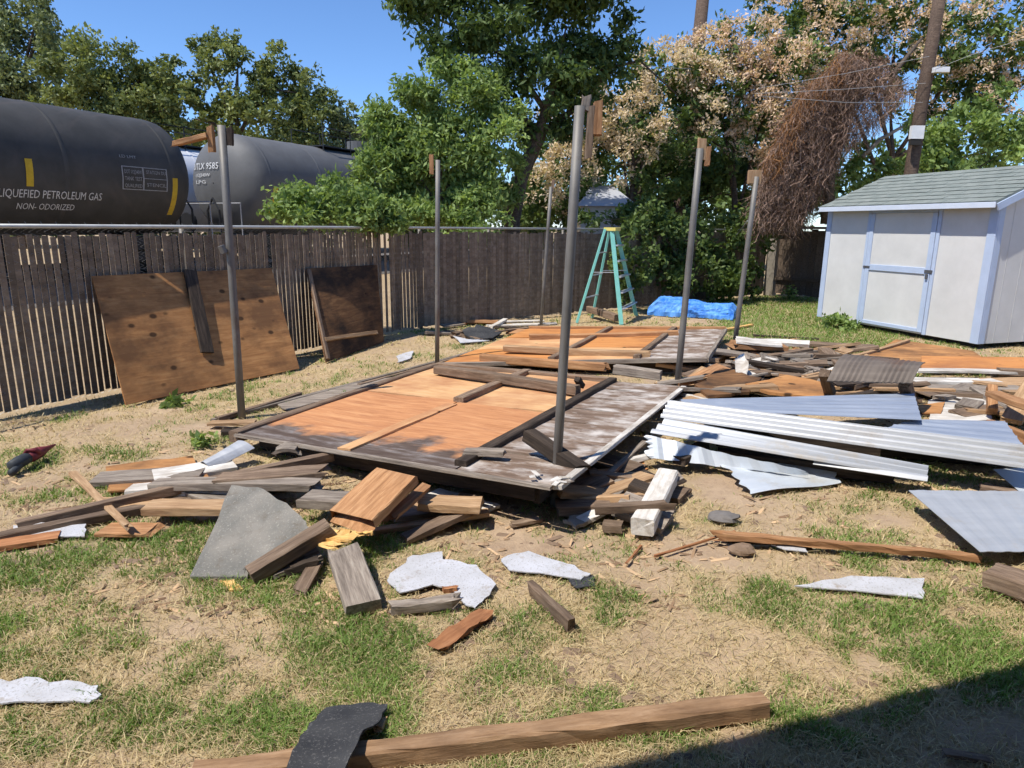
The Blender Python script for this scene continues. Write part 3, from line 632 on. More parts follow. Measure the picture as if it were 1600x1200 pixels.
plank('round_stick', 'short round stick next to the large torn shingle', (604,944,.045), (722,930,.05), .055, .05, 'grey_wood', cat='stick', broken=(.03, .05), nseg=7, jit=.007)
plank('short_board', 'orange stick under the large torn shingle', (690,918,.04), (718,916,.035), .025, .025, 'red_wood', cat='stick')
scrap('wood_chip', 'small yellow wood chip in the grass left of the grey roofing board', [(344,906,.015),(365,905,.02),(380,920,.012),(358,922,.012)], .01, 'fresh_wood', 'chip', rag=.006)
plank('short_board', 'dim brown strip in the shaded corner of the lawn', (1470,1172,.02), (1555,1186,.02), .03, .015, 'brown_wood')
plank('thin_stick', 'thin reddish stick on the bare dirt in the middle', (1003,850,.012), (978,880,.012), .012, .01, 'red_wood', cat='stick')
plank('long_splinter', 'long split reddish pole lying right across the dry grass', (1105,830,.06), (1535,868,.05), .055, .04, 'orange_wood', cat='pole', broken=(.15, .02), nseg=14, jit=.008, taper=.75)
plank('long_splinter', 'dark forked splinter under the long split pole', (1120,838,.03), (1270,848,.03), .05, .03, 'dark_wood', cat='splinter', broken=(.2, .05), nseg=8, jit=.008)
plank('thin_stick', 'thin bent twig trailing left from the long split pole', (1150,828,.02), (1020,868,.012), .012, .012, 'red_wood', cat='stick')
scrap('shingle_scrap', 'white sliver under the long split pole', [(1205,850,.015),(1255,852,.02),(1262,862,.015),(1225,858,.015)], .005, 'white_shingle', 'shingle', rag=.006)
plank('short_board', 'brown timber end at the right edge of the picture', (1545,884,.10), (1640,915,.11), .16, .09, 'brown_wood')
plank('short_board', 'orange stick under the brown timber at the right edge', (1580,925,.03), (1640,935,.03), .05, .03, 'orange_wood', cat='stick')
def stone(name, label, px, py, r, mat):
    c = G(px, py, r*.18); V = []; Fc = []; n = 10; rr = random.Random(px)
    for i in range(1, 6):
        for k in range(n):
            a = math.pi*i/6; q = 2*math.pi*k/n; s = r*(1+.34*(rr.random()-.5)); V.append(c+Vector((math.sin(a)*math.cos(q)*s*1.3, math.sin(a)*math.sin(q)*s, math.cos(a)*s*.42)))
    V += [c+Vector((0, 0, r*.43)), c-Vector((0, 0, r*.42))]
    for i in range(4):
        for k in range(n): Fc.append((i*n+k, (i+1)*n+k, (i+1)*n+(k+1) % n, i*n+(k+1) % n))
    for k in range(n): Fc.append((5*n, k, (k+1) % n)); Fc.append((5*n+1, 4*n+(k+1) % n, 4*n+k))
    tag(mk(name, V, Fc, M[mat], smooth=False), label, 'stone')
stone('stone', 'flat dark grey stone on the bare dirt below the metal sheets', 1130, 808, .075, 'rock')
stone('stone', 'brown stone just below the long split pole', 1158, 858, .06, 'brown_rock')

# pieces beside the front right corner of the fallen roof
plank('white_plank', 'white painted plank standing out of the rubble under the metal sheets', (1045,732,.16), (1004,812,.12), .13, .10, 'white_wood')
plank('plank', 'splintered brown stick crossing the white painted plank', (928,790,.13), (1058,782,.17), .055, .05, 'brown_wood', broken=(.03, .12), nseg=7)
plank('plank', 'pale strip leaning along the right edge of the fallen roof', (893,790,.05), (1008,688,.12), .04, .035, 'grey_wood', nseg=7)
scrap('plywood_offcut', 'orange plywood offcut beside the fallen roof edge', [(965,735,.04),(1000,720,.05),(1012,732,.05),(985,750,.04)], .012, 'ply_orange', 'plywood', rag=.02)
plank('plank', 'grey board beside the white painted plank', (985,742,.09), (935,785,.05), .12, .02, 'grey_wood')
plank('plank', 'brown board lying under the white painted plank', (1015,752,.08), (975,790,.05), .14, .03, 'brown_wood')
plank('plank', 'short brown block below the front corner of the fallen roof', (940,815,.05), (975,818,.05), .08, .05, 'brown_wood')
plank('plank', 'brown offcut in the dirt under the front corner post', (795,817,.025), (848,808,.03), .05, .02, 'brown_wood', broken=(.03, .03))
scrap('concrete_lump', 'pale broken lump in the dirt under the front corner', [(880,812,.03),(905,805,.04),(920,815,.03),(900,822,.02)], .02, 'concrete', 'rubble', rag=.02)

# ---------------------------------------------------------------- corrugated metal sheets
def corr(n, amp, sharp=False):
    if sharp: return lambda u, v: amp*(max(-1, min(1, 2.2*math.sin(2*math.pi*n*v))))
    return lambda u, v: amp*math.sin(2*math.pi*n*v)
def rib(n, amp):
    def fn(u, v):
        q = (v*n) % 1.0; return amp*max(0.0, 1-abs(q-.5)/.16) if abs(q-.5) < .16 else 0.0
    return fn
patch('metal_sheet', 'long ribbed silver sheet on top of the metal pile', [(1032,652,.30),(1604,732,.22),(1640,700,.30),(1046,625,.36)], 12, 40, .003, 'sheet_metal', fn=corr(4, .022))
patch('metal_sheet', 'blue grey sheet lying behind the top silver sheet', [(1085,640,.30),(1440,656,.29),(1428,614,.24),(1062,625,.26)], 12, 36, .003, 'blue_metal', fn=rib(6, .012))
patch('metal_sheet', 'short blue grey sheet at the right end of the metal pile', [(1360,676,.24),(1610,712,.22),(1570,658,.25),(1430,655,.25)], 10, 30, .003, 'blue_metal', fn=rib(5, .012))
patch('metal_sheet', 'second ribbed sheet under the top silver sheet', [(1016,676,.25),(1448,749,.12),(1450,730,.17),(1040,655,.28)], 12, 24, .003, 'grey_metal', fn=corr(2.5, .02))
patch('metal_sheet', 'bright folded gutter sheet at the lower front of the metal pile', [(1270,725,.14),(1449,752,.12),(1450,730,.16),(1290,705,.17)], 8, 16, .003, 'sheet_metal', fn=corr(1.5, .02))
patch('metal_sheet', 'torn pale blue sheet hanging over the front of the metal pile', [(1014,716,.09),(1262,744,.05),(1250,734,.10),(1011,680,.23)], 30, 10, .003, 'light_metal', fn=lambda u, v: .01*math.sin(40*u)+.012*math.sin(9*u), rag=.03)
patch('metal_sheet', 'crumpled pale sheet on the dirt below the metal pile', [(1172,772,.02),(1322,752,.03),(1270,724,.07),(1128,726,.08)], 14, 10, .003, 'light_metal', fn=lambda u, v: .012*math.sin(6*u+3*v), rag=.04)
patch('metal_sheet', 'broad grey ribbed sheet lying at the lower right', [(1532,862,.10),(1700,862,.05),(1640,768,.06),(1420,766,.13)], 30, 8, .004, 'grey_metal', fn=lambda u, v: .010*max(0.0, 1-abs(((u*6) % 1)-.5)/.14))
patch('metal_sheet', 'small grey sheet at the right edge above the broad one', [(1598,772,.05),(1660,780,.05),(1640,730,.08),(1552,733,.09)], 8, 8, .003, 'light_metal')
plank('plank', 'brown board between the metal sheets at the right edge', (1530,757,.05), (1600,768,.05), .09, .03, 'brown_wood')
patch('metal_flap', 'folded grey sheet corner at the left end of the metal pile', [(1068,690,.20),(1165,690,.20),(1160,676,.22),(1090,680,.24)], 6, 6, .003, 'grey_metal', 'sheet', fn=lambda u, v: .02*math.sin(3*u))
for (a, b, lab) in (((1030,760,.07), (1240,790,.03), 'dark batten under the left end of the metal pile'), ((1060,715,.12), (1100,690,.16), 'block propping the left end of the metal pile')):
    plank('prop_board', lab, a, b, .10, .06, 'dark_wood') if lab.startswith('block') else None
plank('prop_board', 'long timber under the middle of the metal pile', (1120,700,.13), (1400,735,.10), .09, .09, 'dark_wood')
plank('prop_board', 'long timber under the back of the metal pile', (1120,660,.20), (1580,690,.18), .12, .18, 'dark_wood')

# ---------------------------------------------------------------- rubble behind the metal sheets
patch('bent_sheet', 'rusty curved corrugated sheet propped on broken legs before the shed', [(1292,595,.35),(1425,598,.38),(1446,566,.50),(1320,553,.52)], 30, 10, .01, 'rust_metal', 'sheet', fn=lambda u, v: .06*math.sin(math.pi*v)+.006*math.sin(2*math.pi*14*u))
plank('broken_post', 'broken wooden leg under the left end of the rusty curved sheet', (1290,575,.40), (1300,612,.10), .09, .09, 'brown_wood', cat='post', broken=(.03, .06), world=False)
plank('broken_post', 'broken wooden leg under the right end of the rusty curved sheet', (1416,592,.38), (1428,630,.10), .10, .09, 'brown_wood', cat='post', broken=(.03, .06))
patch('plywood_sheet', 'orange brown plywood sheet flat on the ground before the shed', [(1330,570,.06),(1562,576,.06),(1520,548,.055),(1400,530,.055)], 8, 6, .015, 'ply_brown', 'plywood')
patch('plywood_sheet', 'second orange plywood sheet under the shed corner', [(1440,575,.085),(1640,578,.085),(1600,558,.08),(1440,556,.08)], 8, 6, .015, 'ply_orange', 'plywood')
plank('plank', 'orange stick on the plywood before the shed', (1330,556,.10), (1420,530,.10), .06, .03, 'tan_wood')
plank('white_board', 'long white board lying right of the rusty curved sheet', (1428,577,.10), (1640,582,.10), .16, .03, 'white_wood')
plank('white_board', 'second white board under the long white one', (1420,592,.07), (1560,594,.07), .22, .04, 'white_wood')
plank('plank', 'greenish weathered board right of the curved sheet', (1430,603,.05), (1600,605,.05), .22, .03, 'grey_wood')
plank('plank', 'dark round strip on the pale rubble right of the curved sheet', (1450,610,.05), (1508,626,.04), .07, .05, 'dark_wood')
scrap('plasterboard', 'pale flat sheet on the ground behind the metal pile', [(1450,625,.03),(1540,610,.03),(1552,655,.03),(1500,660,.03),(1452,655,.03)], .012, 'white_wood', 'sheet', rag=.02)
scrap('plywood_offcut', 'small brown offcut between the blue sheet and the pale flat sheet', [(1432,632,.05),(1476,628,.05),(1470,645,.04),(1440,645,.04)], .015, 'ply_brown', 'plywood')
for k, (a, b, wd, th, m, lab) in enumerate((
  ((1550,610,.30), (1640,640,.30), .14, .05, 'orange_wood', 'upper orange board of the frame at the right edge'),
  ((1580,655,.10), (1625,580,.40), .16, .05, 'tan_wood', 'broad tan board leaning up at the right edge'),
  ((1545,655,.12), (1640,690,.12), .06, .12, 'orange_wood', 'lower orange edge board of the frame at the right edge'),
  ((1552,600,.32), (1552,640,.12), .08, .10, 'orange_wood', 'end board of the frame at the right edge'),
  ((1560,575,.14), (1640,578,.14), .12, .08, 'brown_wood', 'brown beam behind the frame at the right edge'))):
    plank('frame_board', lab, a, b, wd, th, m, cat='board')
plank('white_board', 'white board on top of the stack behind the pipe post with wooden head', (1150,529,.28), (1222,535,.26), .45, .03, 'white_wood', cat='board')
for k in range(3):
    plank('stacked_board', ('upper', 'middle', 'lower')[k]+' brown board under the white board of the small stack', (1138,534+k*5,.24-.07*k), (1226,538+k*5,.22-.07*k), .42, .06, ('orange_wood', 'brown_wood', 'dark_wood')[k], cat='board', broken=(.1, .03))
plank('plank', 'long dark strip on the lawn edge right of the small stack', (1175,522,.03), (1280,528,.03), .05, .03, 'dark_wood')
plank('plank', 'yellow strip on the lawn behind the small stack', (1130,514,.04), (1175,506,.04), .08, .03, 'fresh_wood')
scrap('plaster_piece', 'pale upright broken piece at the foot of the right posts', [(1148,560,.30),(1162,552,.34),(1170,570,.26),(1165,590,.12),(1150,590,.12)], .03, 'white_wood', 'scrap', rag=.01)
scrap('plasterboard', 'pale flat sheet just behind the blue grey metal sheet', [(1170,612,.05),(1195,600,.05),(1230,613,.04),(1200,618,.04)], .012, 'white_wood', 'sheet', rag=.02)
scrap('plywood_offcut', 'large reddish brown board lying in the heap behind the metal sheets', [(1165,600,.14),(1230,585,.16),(1300,600,.12),(1290,622,.08),(1200,612,.10)], .03, 'ply_brown', 'plywood', rag=.02)
scrap('plywood_offcut', 'broken brown sheet under the pale upright piece', [(1085,600,.14),(1130,575,.18),(1190,590,.16),(1170,612,.10),(1105,618,.10)], .03, 'ply_dark', 'plywood', rag=.04)
rr = random.Random(11)
regions = [((215, 738, 520, 800), 14, 'board in the lumber left of the snapped beam', 'boards left of the snapped beam'), ((900, 725, 1035, 825), 18, 'board scrap by the front corner of the fallen roof', 'board scraps by the front corner'), ((560, 790, 740, 835), 7, 'board under the front edge of the fallen roof', 'boards under the front edge'), ((1100, 640, 1180, 700), 5, 'board poking out under the left end of the metal pile', 'boards under the metal pile'), ((1555, 590, 1640, 660), 8, 'board by the frame at the right edge', 'boards at the right edge'),
           ((1290, 598, 1450, 640), 16, 'board between the rusty curved sheet and the metal pile', 'boards under the curved sheet'), ((1075, 565, 1300, 612), 70, 'board in the heap between fallen roof and shed', 'boards heaped behind the metal sheets'),
           ((1190, 540, 1340, 575), 22, 'board at the lawn edge before the shed', 'boards at the lawn edge before the shed'),
           ((1050, 605, 1160, 632), 16, 'board behind the left end of the metal sheets', 'boards behind the left end of the metal sheets'),
           ((1440, 600, 1560, 650), 8, 'board scrap right of the rusty curved sheet', 'board scraps right of the curved sheet'),
           ((700, 500, 850, 530), 14, 'board scrap along the far fence', 'board scraps along the far fence')]
COLN = {'brown_wood': 'brown', 'grey_wood': 'grey', 'orange_wood': 'orange', 'tan_wood': 'tan', 'dark_wood': 'blackened', 'white_wood': 'white painted', 'red_wood': 'reddish'}
ORD = ['leftmost', 'second', 'third', 'fourth', 'fifth', 'sixth', 'seventh', 'eighth', 'ninth', 'tenth', 'eleventh', 'twelfth', 'thirteenth', 'fourteenth', 'fifteenth', 'sixteenth', 'seventeenth', 'eighteenth', 'nineteenth', 'twentieth', 'twenty first', 'twenty second', 'twenty third', 'twenty fourth', 'twenty fifth', 'twenty sixth', 'twenty seventh', 'twenty eighth']
for (x0, y0, x1, y1), cnt, lab, grp in regions:
    spec = []
    for k in range(cnt):
        spec.append((rr.uniform(x0, x1), rr.uniform(y0, y1), rr.choice(['brown_wood', 'brown_wood', 'brown_wood', 'grey_wood', 'grey_wood', 'grey_wood', 'orange_wood', 'tan_wood', 'tan_wood', 'dark_wood', 'white_wood'])))
    spec.sort(); seen = {}; tot = {m: sum(1 for q in spec if q[2] == m) for m in COLN}
    for (px, py, m) in spec:
        c = G(px, py, 0); L = rr.uniform(.25, 1.2); a = rr.gauss(.15, .5)
        if y0 > 700: L *= .62
        h = rr.uniform(.03, .16) if cnt > 15 and y0 < 700 else rr.uniform(.03, .08); dz = rr.uniform(-.06, .06) if cnt > 15 else rr.uniform(-.02, .02)
        d = Vector((math.cos(a), math.sin(a), 0))*L/2; th = rr.uniform(.02, .06); i = seen.get(m, 0); seen[m] = i+1
        which = 'only '+COLN[m] if tot[m] == 1 else (ORD[i]+' '+COLN[m] if i == 0 else ORD[i]+' '+COLN[m]+' (from the left)')
        plank('broken_board', which+' '+lab, c-d+Vector((0, 0, max(th, h-dz))), c+d+Vector((0, 0, max(th, h+dz))), rr.uniform(.05, .22), th, m, cat='board', group=grp, world=True, broken=(.06*rr.random(), .06*rr.random()), roll=rr.gauss(0, .15))
scrap('felt_scrap', 'black felt lump curled beside the fence before the ladder', [(722,516,.10),(745,508,.16),(785,516,.06),(770,528,.04),(735,530,.04)], .02, 'felt', 'felt', rag=.05, curl=.06)
scrap('shingle_scrap', 'white curled strip below the black felt lump by the fence', [(708,524,.05),(730,530,.05),(765,532,.03),(720,536,.03)], .01, 'white_shingle', 'shingle', rag=.02, curl=.03)
for k, (x0, x1, y) in enumerate(((740, 850, 502), (760, 840, 508), (800, 870, 506))):
    plank('white_strip', ('white strip lying nearest the fence foot', 'middle white strip lying by the farthest post', 'white strip lying right at the farthest post foot')[k], (x0,y,.03), (x1,y-2,.03), .12, .02, 'white_wood', cat='strip')
scrap('shingle_scrap', 'pale scrap on the dirt right of the small leaning plywood', [(618,556,.02),(645,548,.02),(640,560,.02),(622,566,.02)], .01, 'white_shingle', 'shingle', rag=.02)

# dark red and grey hand tool
hp = G(45, 722); root = thing('hand_tool', hp, 'dark red and charcoal hand tool lying in the grass near the fence', 'tool')
def blob_tube(pts, rad, mat, name, n=10):
    v, f = tubevf(pts, rad, n); return mk(name, v, f, M[mat], root, smooth=True)
a, b, c_ = G(16, 729, .05), G(44, 715, .06), G(86, 695, .05)
blob_tube([a, a.lerp(b, .06), a.lerp(b, .5), a.lerp(b, .9), b], [.02, .038, .045, .042, .036], 'charcoal', 'body', 8)
blob_tube([b, b.lerp(c_, .1), b.lerp(c_, .45), b.lerp(c_, .7), c_], [.036, .045, .04, .02, .008], 'maroon', 'nose', 8)
blob_tube([G(38, 712, .07), G(42, 704, .11), G(56, 702, .11), G(62, 708, .07)], [.016, .016, .016, .016], 'maroon', 'handle', 8)
blob_tube([a.lerp(b, .75), a.lerp(b, .75)+Vector((.02, -.12, -.03)), a.lerp(b, .75)+Vector((.03, -.17, -.035))], [.028, .024, .027], 'charcoal', 'grip', 8)

# ---------------------------------------------------------------- step ladder
def ladder():
    fa, fb = G(903,505), G(927,497); sa, sb = G(974,507), G(997,493)        # rear feet, step-side feet
    top = (fa+fb+sa+sb)/4; z = 1.70
    wv = ((sb-sa).normalized()+(fb-fa).normalized()).normalized(); dv = ((sa-fa).normalized()+(sb-fb).normalized()).normalized()
    Tc = Vector((top.x, top.y, z))
    root = thing('step_ladder', Vector((top.x, top.y, 0)), 'aqua green step ladder standing open near the fence', 'ladder')
    hw = .15
    sides = []
    for s, foot in ((-1, sa), (1, sb)):
        t = Tc+wv*s*hw+dv*.07-Vector((0, 0, .04)); plank('rail', None, t, foot, .035, .075, 'ladder', parent=root, world=True, upv=dv, jit=0, nseg=1); sides.append((foot, t))
    rear = []
    for s, foot in ((-1, fa), (1, fb)):
        t = Tc+wv*s*hw-dv*.07-Vector((0, 0, .04)); plank('rear_rail', None, t, foot, .03, .045, 'ladder', parent=root, world=True, upv=dv, jit=0, nseg=1); rear.append((foot, t))
    for k in range(1, 6):
        q = k/6; a = sides[0][0].lerp(sides[0][1], q); b = sides[1][0].lerp(sides[1][1], q); plank('step', None, a+Vector((0, 0, .012)), b+Vector((0, 0, .012)), .09, .025, 'alu', parent=root, world=True, jit=0, nseg=1)
    for q in (.28, .52, .76):
        a = rear[0][0].lerp(rear[0][1], q); b = rear[1][0].lerp(rear[1][1], q); plank('brace', None, a, b, .03, .02, 'alu', parent=root, world=True, jit=0, nseg=1)
    for k in (0, 1):
        a = sides[k][0].lerp(sides[k][1], .55); b = rear[k][0].lerp(rear[k][1], .55); plank('spreader', None, a, b, .02, .012, 'alu', parent=root, world=True, jit=0, nseg=1)
    M4 = frame(Tc, wv); v, f = plankvf(.36, .22, .06, 1, 0); mk('top_cap', v, f, M['ladder_cap'], root, M=M4)
ladder()

# ---------------------------------------------------------------- tarp bundle
def tarp():
    a, b = G(1012,492), G(1146,500); n, m = 90, 34; V = []; Fc = []
    ax = (b-a); up_ = Vector((0, 0, 1)); yv = up_.cross(ax).normalized()
    for i in range(n+1):
        u = i/n
        for j in range(m+1):
            q = math.pi*j/m; wv = .42*(1+.1*math.sin(7*u)); h = (.30+.05*math.sin(5*u+1))*min(1, 6*u+.45)*min(1, 8*(1-u)+.6)
            nse = .055*(float(fbm(np.array(u*9), np.array(j*.25+3)))-.5)*2+.06*(.25-abs(float(vnoise(np.array(u*13+2*j/m), np.array(j*.28+u*5)))-.5))+.03*(.25-abs(float(vnoise(np.array(u*31-j*.1), np.array(j*.5)))-.5))
            p = a+ax*u+yv*(.35-math.cos(q)*(wv+nse))+up_*max(.005, (max(math.sin(q), 0)**.55)*(h+nse)); V.append(p)
    for i in range(n):
        for j in range(m): k = i*(m+1)+j; Fc.append((k, k+1, k+m+2, k+m+1))
    Fc.append(tuple(range(m+1))[::-1]); Fc.append(tuple(n*(m+1)+j for j in range(m+1)))
    tag(mk('tarp_bundle', V, Fc, M['tarp'], smooth=False), 'bright blue tarpaulin bundle on the ground right of the ladder', 'tarp')
tarp()
plank('old_log', 'weathered log lying behind the ladder', (920,478,.22), (965,492,.16), .12, .12, 'brown_wood', cat='log')

# ---------------------------------------------------------------- shed
SA, SC = Vector((5.86, 12.99, 0)), Vector((6.85, 9.89, 0)); SX = (SC-SA).normalized(); SY = Vector((-SX.y, SX.x, 0)); SL = (SC-SA).length; SD = 2.45; SH = 2.17; RH = 2.68
if SY.x < 0: SY = -SY
SN = -SY     # front wall faces this way
def sp(u, d, z): return SA+SX*u+SY*d+Vector((0, 0, z))
def su(px, py): return (on_plane(px, py, SA, SN)-SA).dot(SX)
def sbox(name, u0, u1, d0, d1, z0, z1, mat, root):
    v, f = boxvf(u0, u1, d0, d1, z0, z1); v = [sp(*p) for p in v]
    o = mk(name, v, f, M[mat], root)
    bm = bmesh.new(); bm.from_mesh(o.data); bmesh.ops.recalc_face_normals(bm, faces=bm.faces); bmesh.ops.bevel(bm, geom=bm.edges[:], offset=min(.004, abs(d1-d0)*.2), segments=1, affect='EDGES'); bm.to_mesh(o.data); bm.free(); return o
shed = thing('garden_shed', sp(SL/2, SD/2, 0), 'white garden shed with pale blue trim and grey shingle roof', 'shed')
z0 = .07
sbox('wall', 0, SL, 0, .05, z0, SH, 'shed_wall', shed)
# right gable wall and the others
gv = [sp(SL, 0, z0), sp(SL, SD, z0), sp(SL, SD, SH), sp(SL, SD/2, RH-.03), sp(SL, 0, SH)]
gv2 = [p-SX*.05 for p in gv]; mk('wall', gv+gv2, [(0,1,2,3,4), (9,8,7,6,5)]+[(i, i+5, (i+1) % 5+5, (i+1) % 5) for i in range(5)], M['shed_wall'], shed)
gv = [p-SX*(SL-.05) for p in gv]; gv2 = [p-SX*.05 for p in gv]; mk('wall', gv+gv2, [(0,1,2,3,4), (9,8,7,6,5)]+[(i, i+5, (i+1) % 5+5, (i+1) % 5) for i in range(5)], M['shed_wall'], shed)
sbox('wall', 0.06, SL-.06, SD-.05, SD, z0, SH, 'shed_wall', shed)
for k in range(1, 8): sbox('siding_groove', SL+.0005, SL+.003, k*.30, k*.30+.012, z0, SH, 'shed_wall', shed)
sbox('skid', .05, SL-.05, .1, .2, 0, z0, 'dark_gap', shed); sbox('skid', .05, SL-.05, SD-.2, SD-.1, 0, z0, 'dark_gap', shed)
t = -.022
uL, uR = su(1352, 420), su(1455, 420)
uL0, uL1, uR0, uR1 = su(1352,420)-.05, su(1352,420)+.10, su(1452,430)-.06, su(1452,430)+.09
sbox('corner_trim', -.01, .10, t, 0, z0, SH-.10, 'shed_trim', shed); sbox('corner_trim', SL-.11, SL+.022, t, 0, z0, SH-.10, 'shed_trim', shed); sbox('corner_trim', SL, SL+.022, .001, .11, z0, SH-.05, 'shed_trim', shed)
sbox('door_jamb', uL0, uL0+.055, t-.002, 0, z0, SH-.10, 'shed_trim', shed); sbox('door_jamb', uR1-.06, uR1, t-.002, 0, z0, SH-.10, 'shed_trim', shed)
door = sbox('door', uL0+.06, uR1-.065, t*.5, 0, z0+.03, SH-.20, 'shed_wall', shed)
def dbox(*a): return sbox(*a, door)
dbox('stile', uL0+.062, uL0+.15, t*1.3, t*.52, z0+.03, SH-.20, 'shed_trim'); dbox('stile', uR1-.155, uR1-.067, t*1.3, t*.52, z0+.03, SH-.20, 'shed_trim')
dbox('crossbar', uL0+.152, uR1-.157, t*1.32, t*.52, 1.02, 1.12, 'shed_trim')
dbox('bottom_rail', uL0+.152, uR1-.157, t*1.3, t*.52, z0+.03, z0+.09, 'shed_trim')
dbox('hinge', uL0+.03, uL0+.17, t*1.34-.006, t*1.31, 1.05, 1.09, 'brass'); dbox('latch', uR1-.16, uR1-.02, t*1.34-.008, t*1.31, 1.04, 1.09, 'brass'); dbox('padlock', uR1-.12, uR1-.08, t*1.34-.03, t*1.33-.008, .95, 1.03, 'brass')
sbox('header', uL0+.06, uR1-.065, t-.003, 0, SH-.195, SH-.10, 'shed_trim', shed)
sbox('nameplate', (uL0+uR1)/2-.03, (uL0+uR1)/2+.14, t-.012, t-.005, SH-.13, SH-.10, 'white_plastic', shed)
sbox('frieze', -.01, SL+.022, t, 0, SH-.098, SH-.01, 'shed_trim', shed)
OV = .20; dz = OV*(RH-SH)/(SD/2)
def slab(name, pts, th, mat, root):
    n = (pts[1]-pts[0]).cross(pts[3]-pts[0]).normalized(); n = n if n.z > 0 else -n
    v = list(pts)+[p-n*th for p in pts]; o = mk(name, v, [(0,1,2,3), (7,6,5,4), (0,4,5,1), (1,5,6,2), (2,6,7,3), (3,7,4,0)], M[mat], root)
    bm = bmesh.new(); bm.from_mesh(o.data); bmesh.ops.recalc_face_normals(bm, faces=bm.faces); bm.to_mesh(o.data); bm.free(); return o
roof = slab('roof', [sp(-.03, -OV, SH+.01-dz), sp(SL+.1, -OV, SH+.01-dz), sp(SL+.1, SD/2, RH), sp(-.03, SD/2, RH)], .03, 'roof_shingle', shed)
slab('roof', [sp(-.03, SD+OV, SH+.01-dz), sp(SL+.1, SD+OV, SH+.01-dz), sp(SL+.1, SD/2, RH), sp(-.03, SD/2, RH)], .03, 'roof_shingle', shed)
# shingle tabs as geometry on the front slope
rows = 9; rv = sp(0, SD/2, RH)-sp(0, -OV, SH+.01-dz); rn = SX.cross(rv).normalized(); rn = rn if rn.z > 0 else -rn
tabm = None
for k in range(rows):
    cnt = 12
    for j in range(cnt):
        u0 = -.03+(SL+.13)*j/cnt+(.14 if k % 2 else 0); u1 = min(SL+.1, u0+(SL+.13)/cnt-.006)
        if u1-u0 < .03: continue
        a = sp(u0, -OV, SH+.01-dz)+rv*(k/rows); b = sp(u1, -OV, SH+.01-dz)+rv*(k/rows); e = rv*(1/rows)*1.02
        lift = .012+random.uniform(-.002, .004)
        pts = [a+rn*lift-rv*.004, b+rn*lift-rv*.004, b+e+rn*.003, a+e+rn*.003]; v = pts+[p-rn*.006 for p in pts]
        o = mk('shingle', v, [(0,1,2,3), (0,4,5,1), (1,5,6,2), (3,7,4,0)], M['roof_shingle'], roof)
sbox('fascia', -.03, SL+.1, -OV-.02, -OV, SH-.075-dz, SH+.005-dz, 'shed_fascia', shed)
for pts in ([sp(SL+.1, -OV, SH-.02-dz), sp(SL+.12, -OV, SH-.02-dz), sp(SL+.12, SD/2, RH-.02), sp(SL+.1, SD/2, RH-.02)], [sp(SL+.1, SD+OV, SH-.02-dz), sp(SL+.12, SD+OV, SH-.02-dz), sp(SL+.12, SD/2, RH-.02), sp(SL+.1, SD/2, RH-.02)]):
    slab('rake_board', pts, .10, 'shed_trim', shed)

# ---------------------------------------------------------------- foliage
def leaves(clumps, per, ln, wd, sd, tint_c, up_bias=.3, droop=0.0):
    """clumps (n,3); returns V (m*4,3), faces, tint"""
    n = len(clumps); m = n*per
    P = np.repeat(clumps, per, 0)+RNG.normal(0, 1, (m, 3))*np.repeat(sd, per)[:, None]*np.array([1, 1, .8])
    a = RNG.normal(0, 1, (m, 3)); a[:, 2] -= droop; a /= np.linalg.norm(a, axis=1)[:, None]
    nr = RNG.normal(0, 1, (m, 3)); nr[:, 2] += up_bias*2; b = np.cross(a, nr); b /= np.linalg.norm(b, axis=1)[:, None]+1e-9
    L = (ln*(.6+.8*RNG.random(m)))[:, None]; Wd = (wd*(.6+.8*RNG.random(m)))[:, None]
    V = np.stack([P, P+a*L*.5+b*Wd*.5, P+a*L, P+a*L*.5-b*Wd*.5], 1).reshape(-1, 3)
    t = np.clip(np.repeat(tint_c, per)+RNG.normal(0, .16, m), 0, 1)
    return V, np.arange(m*4).reshape(-1, 4), np.repeat(t, 4)
def blob_clumps(blobs, dens, sub=1.0, sr=.34):
    """blobs: (px,py,Y,rx,ry) in pixels at world depth Y; each is broken into uneven lobes"""
    out, sds, ti = [], [], []
    for (px, py, Y, rx, ry) in blobs:
        c = np.array(W(px, py, Y)); k = Y/1060*1.03; R = np.array([rx*k, (rx+ry)/2*k*.8, ry*k]); n = max(6, int(dens*rx*ry/1000)); ns = max(5, int(13*sub))
        d = RNG.normal(0, 1, (ns, 3)); d /= np.linalg.norm(d, axis=1)[:, None]; r = .35+.75*RNG.random(ns)**.6
        sc = c+d*R*r[:, None]; srad = sr*(.45+.9*RNG.random(ns)); which = RNG.choice(ns, n, p=srad**2/np.sum(srad**2))
        e = RNG.normal(0, 1, (n, 3)); e /= np.linalg.norm(e, axis=1)[:, None]; q = RNG.random(n)**.45
        out.append(sc[which]+e*R*(srad[which]*q)[:, None]); sds.append(np.full(n, .045*R.mean()+.05))
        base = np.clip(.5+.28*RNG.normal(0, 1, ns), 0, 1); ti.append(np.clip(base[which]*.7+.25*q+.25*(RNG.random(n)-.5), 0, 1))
    return np.concatenate(out), np.concatenate(sds), np.concatenate(ti)
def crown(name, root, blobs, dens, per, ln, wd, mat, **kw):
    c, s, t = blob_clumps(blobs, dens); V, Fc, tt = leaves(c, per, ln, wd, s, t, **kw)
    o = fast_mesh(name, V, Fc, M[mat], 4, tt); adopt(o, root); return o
def limb(name, root, pts, rad, mat='bark', n=8):
    v, f = tubevf(pts, rad, n); return mk(name, v, f, M[mat], root, smooth=True)
def base_of(px, py, Y): p = W(px, py, Y); return Vector((p.x, p.y, 0))
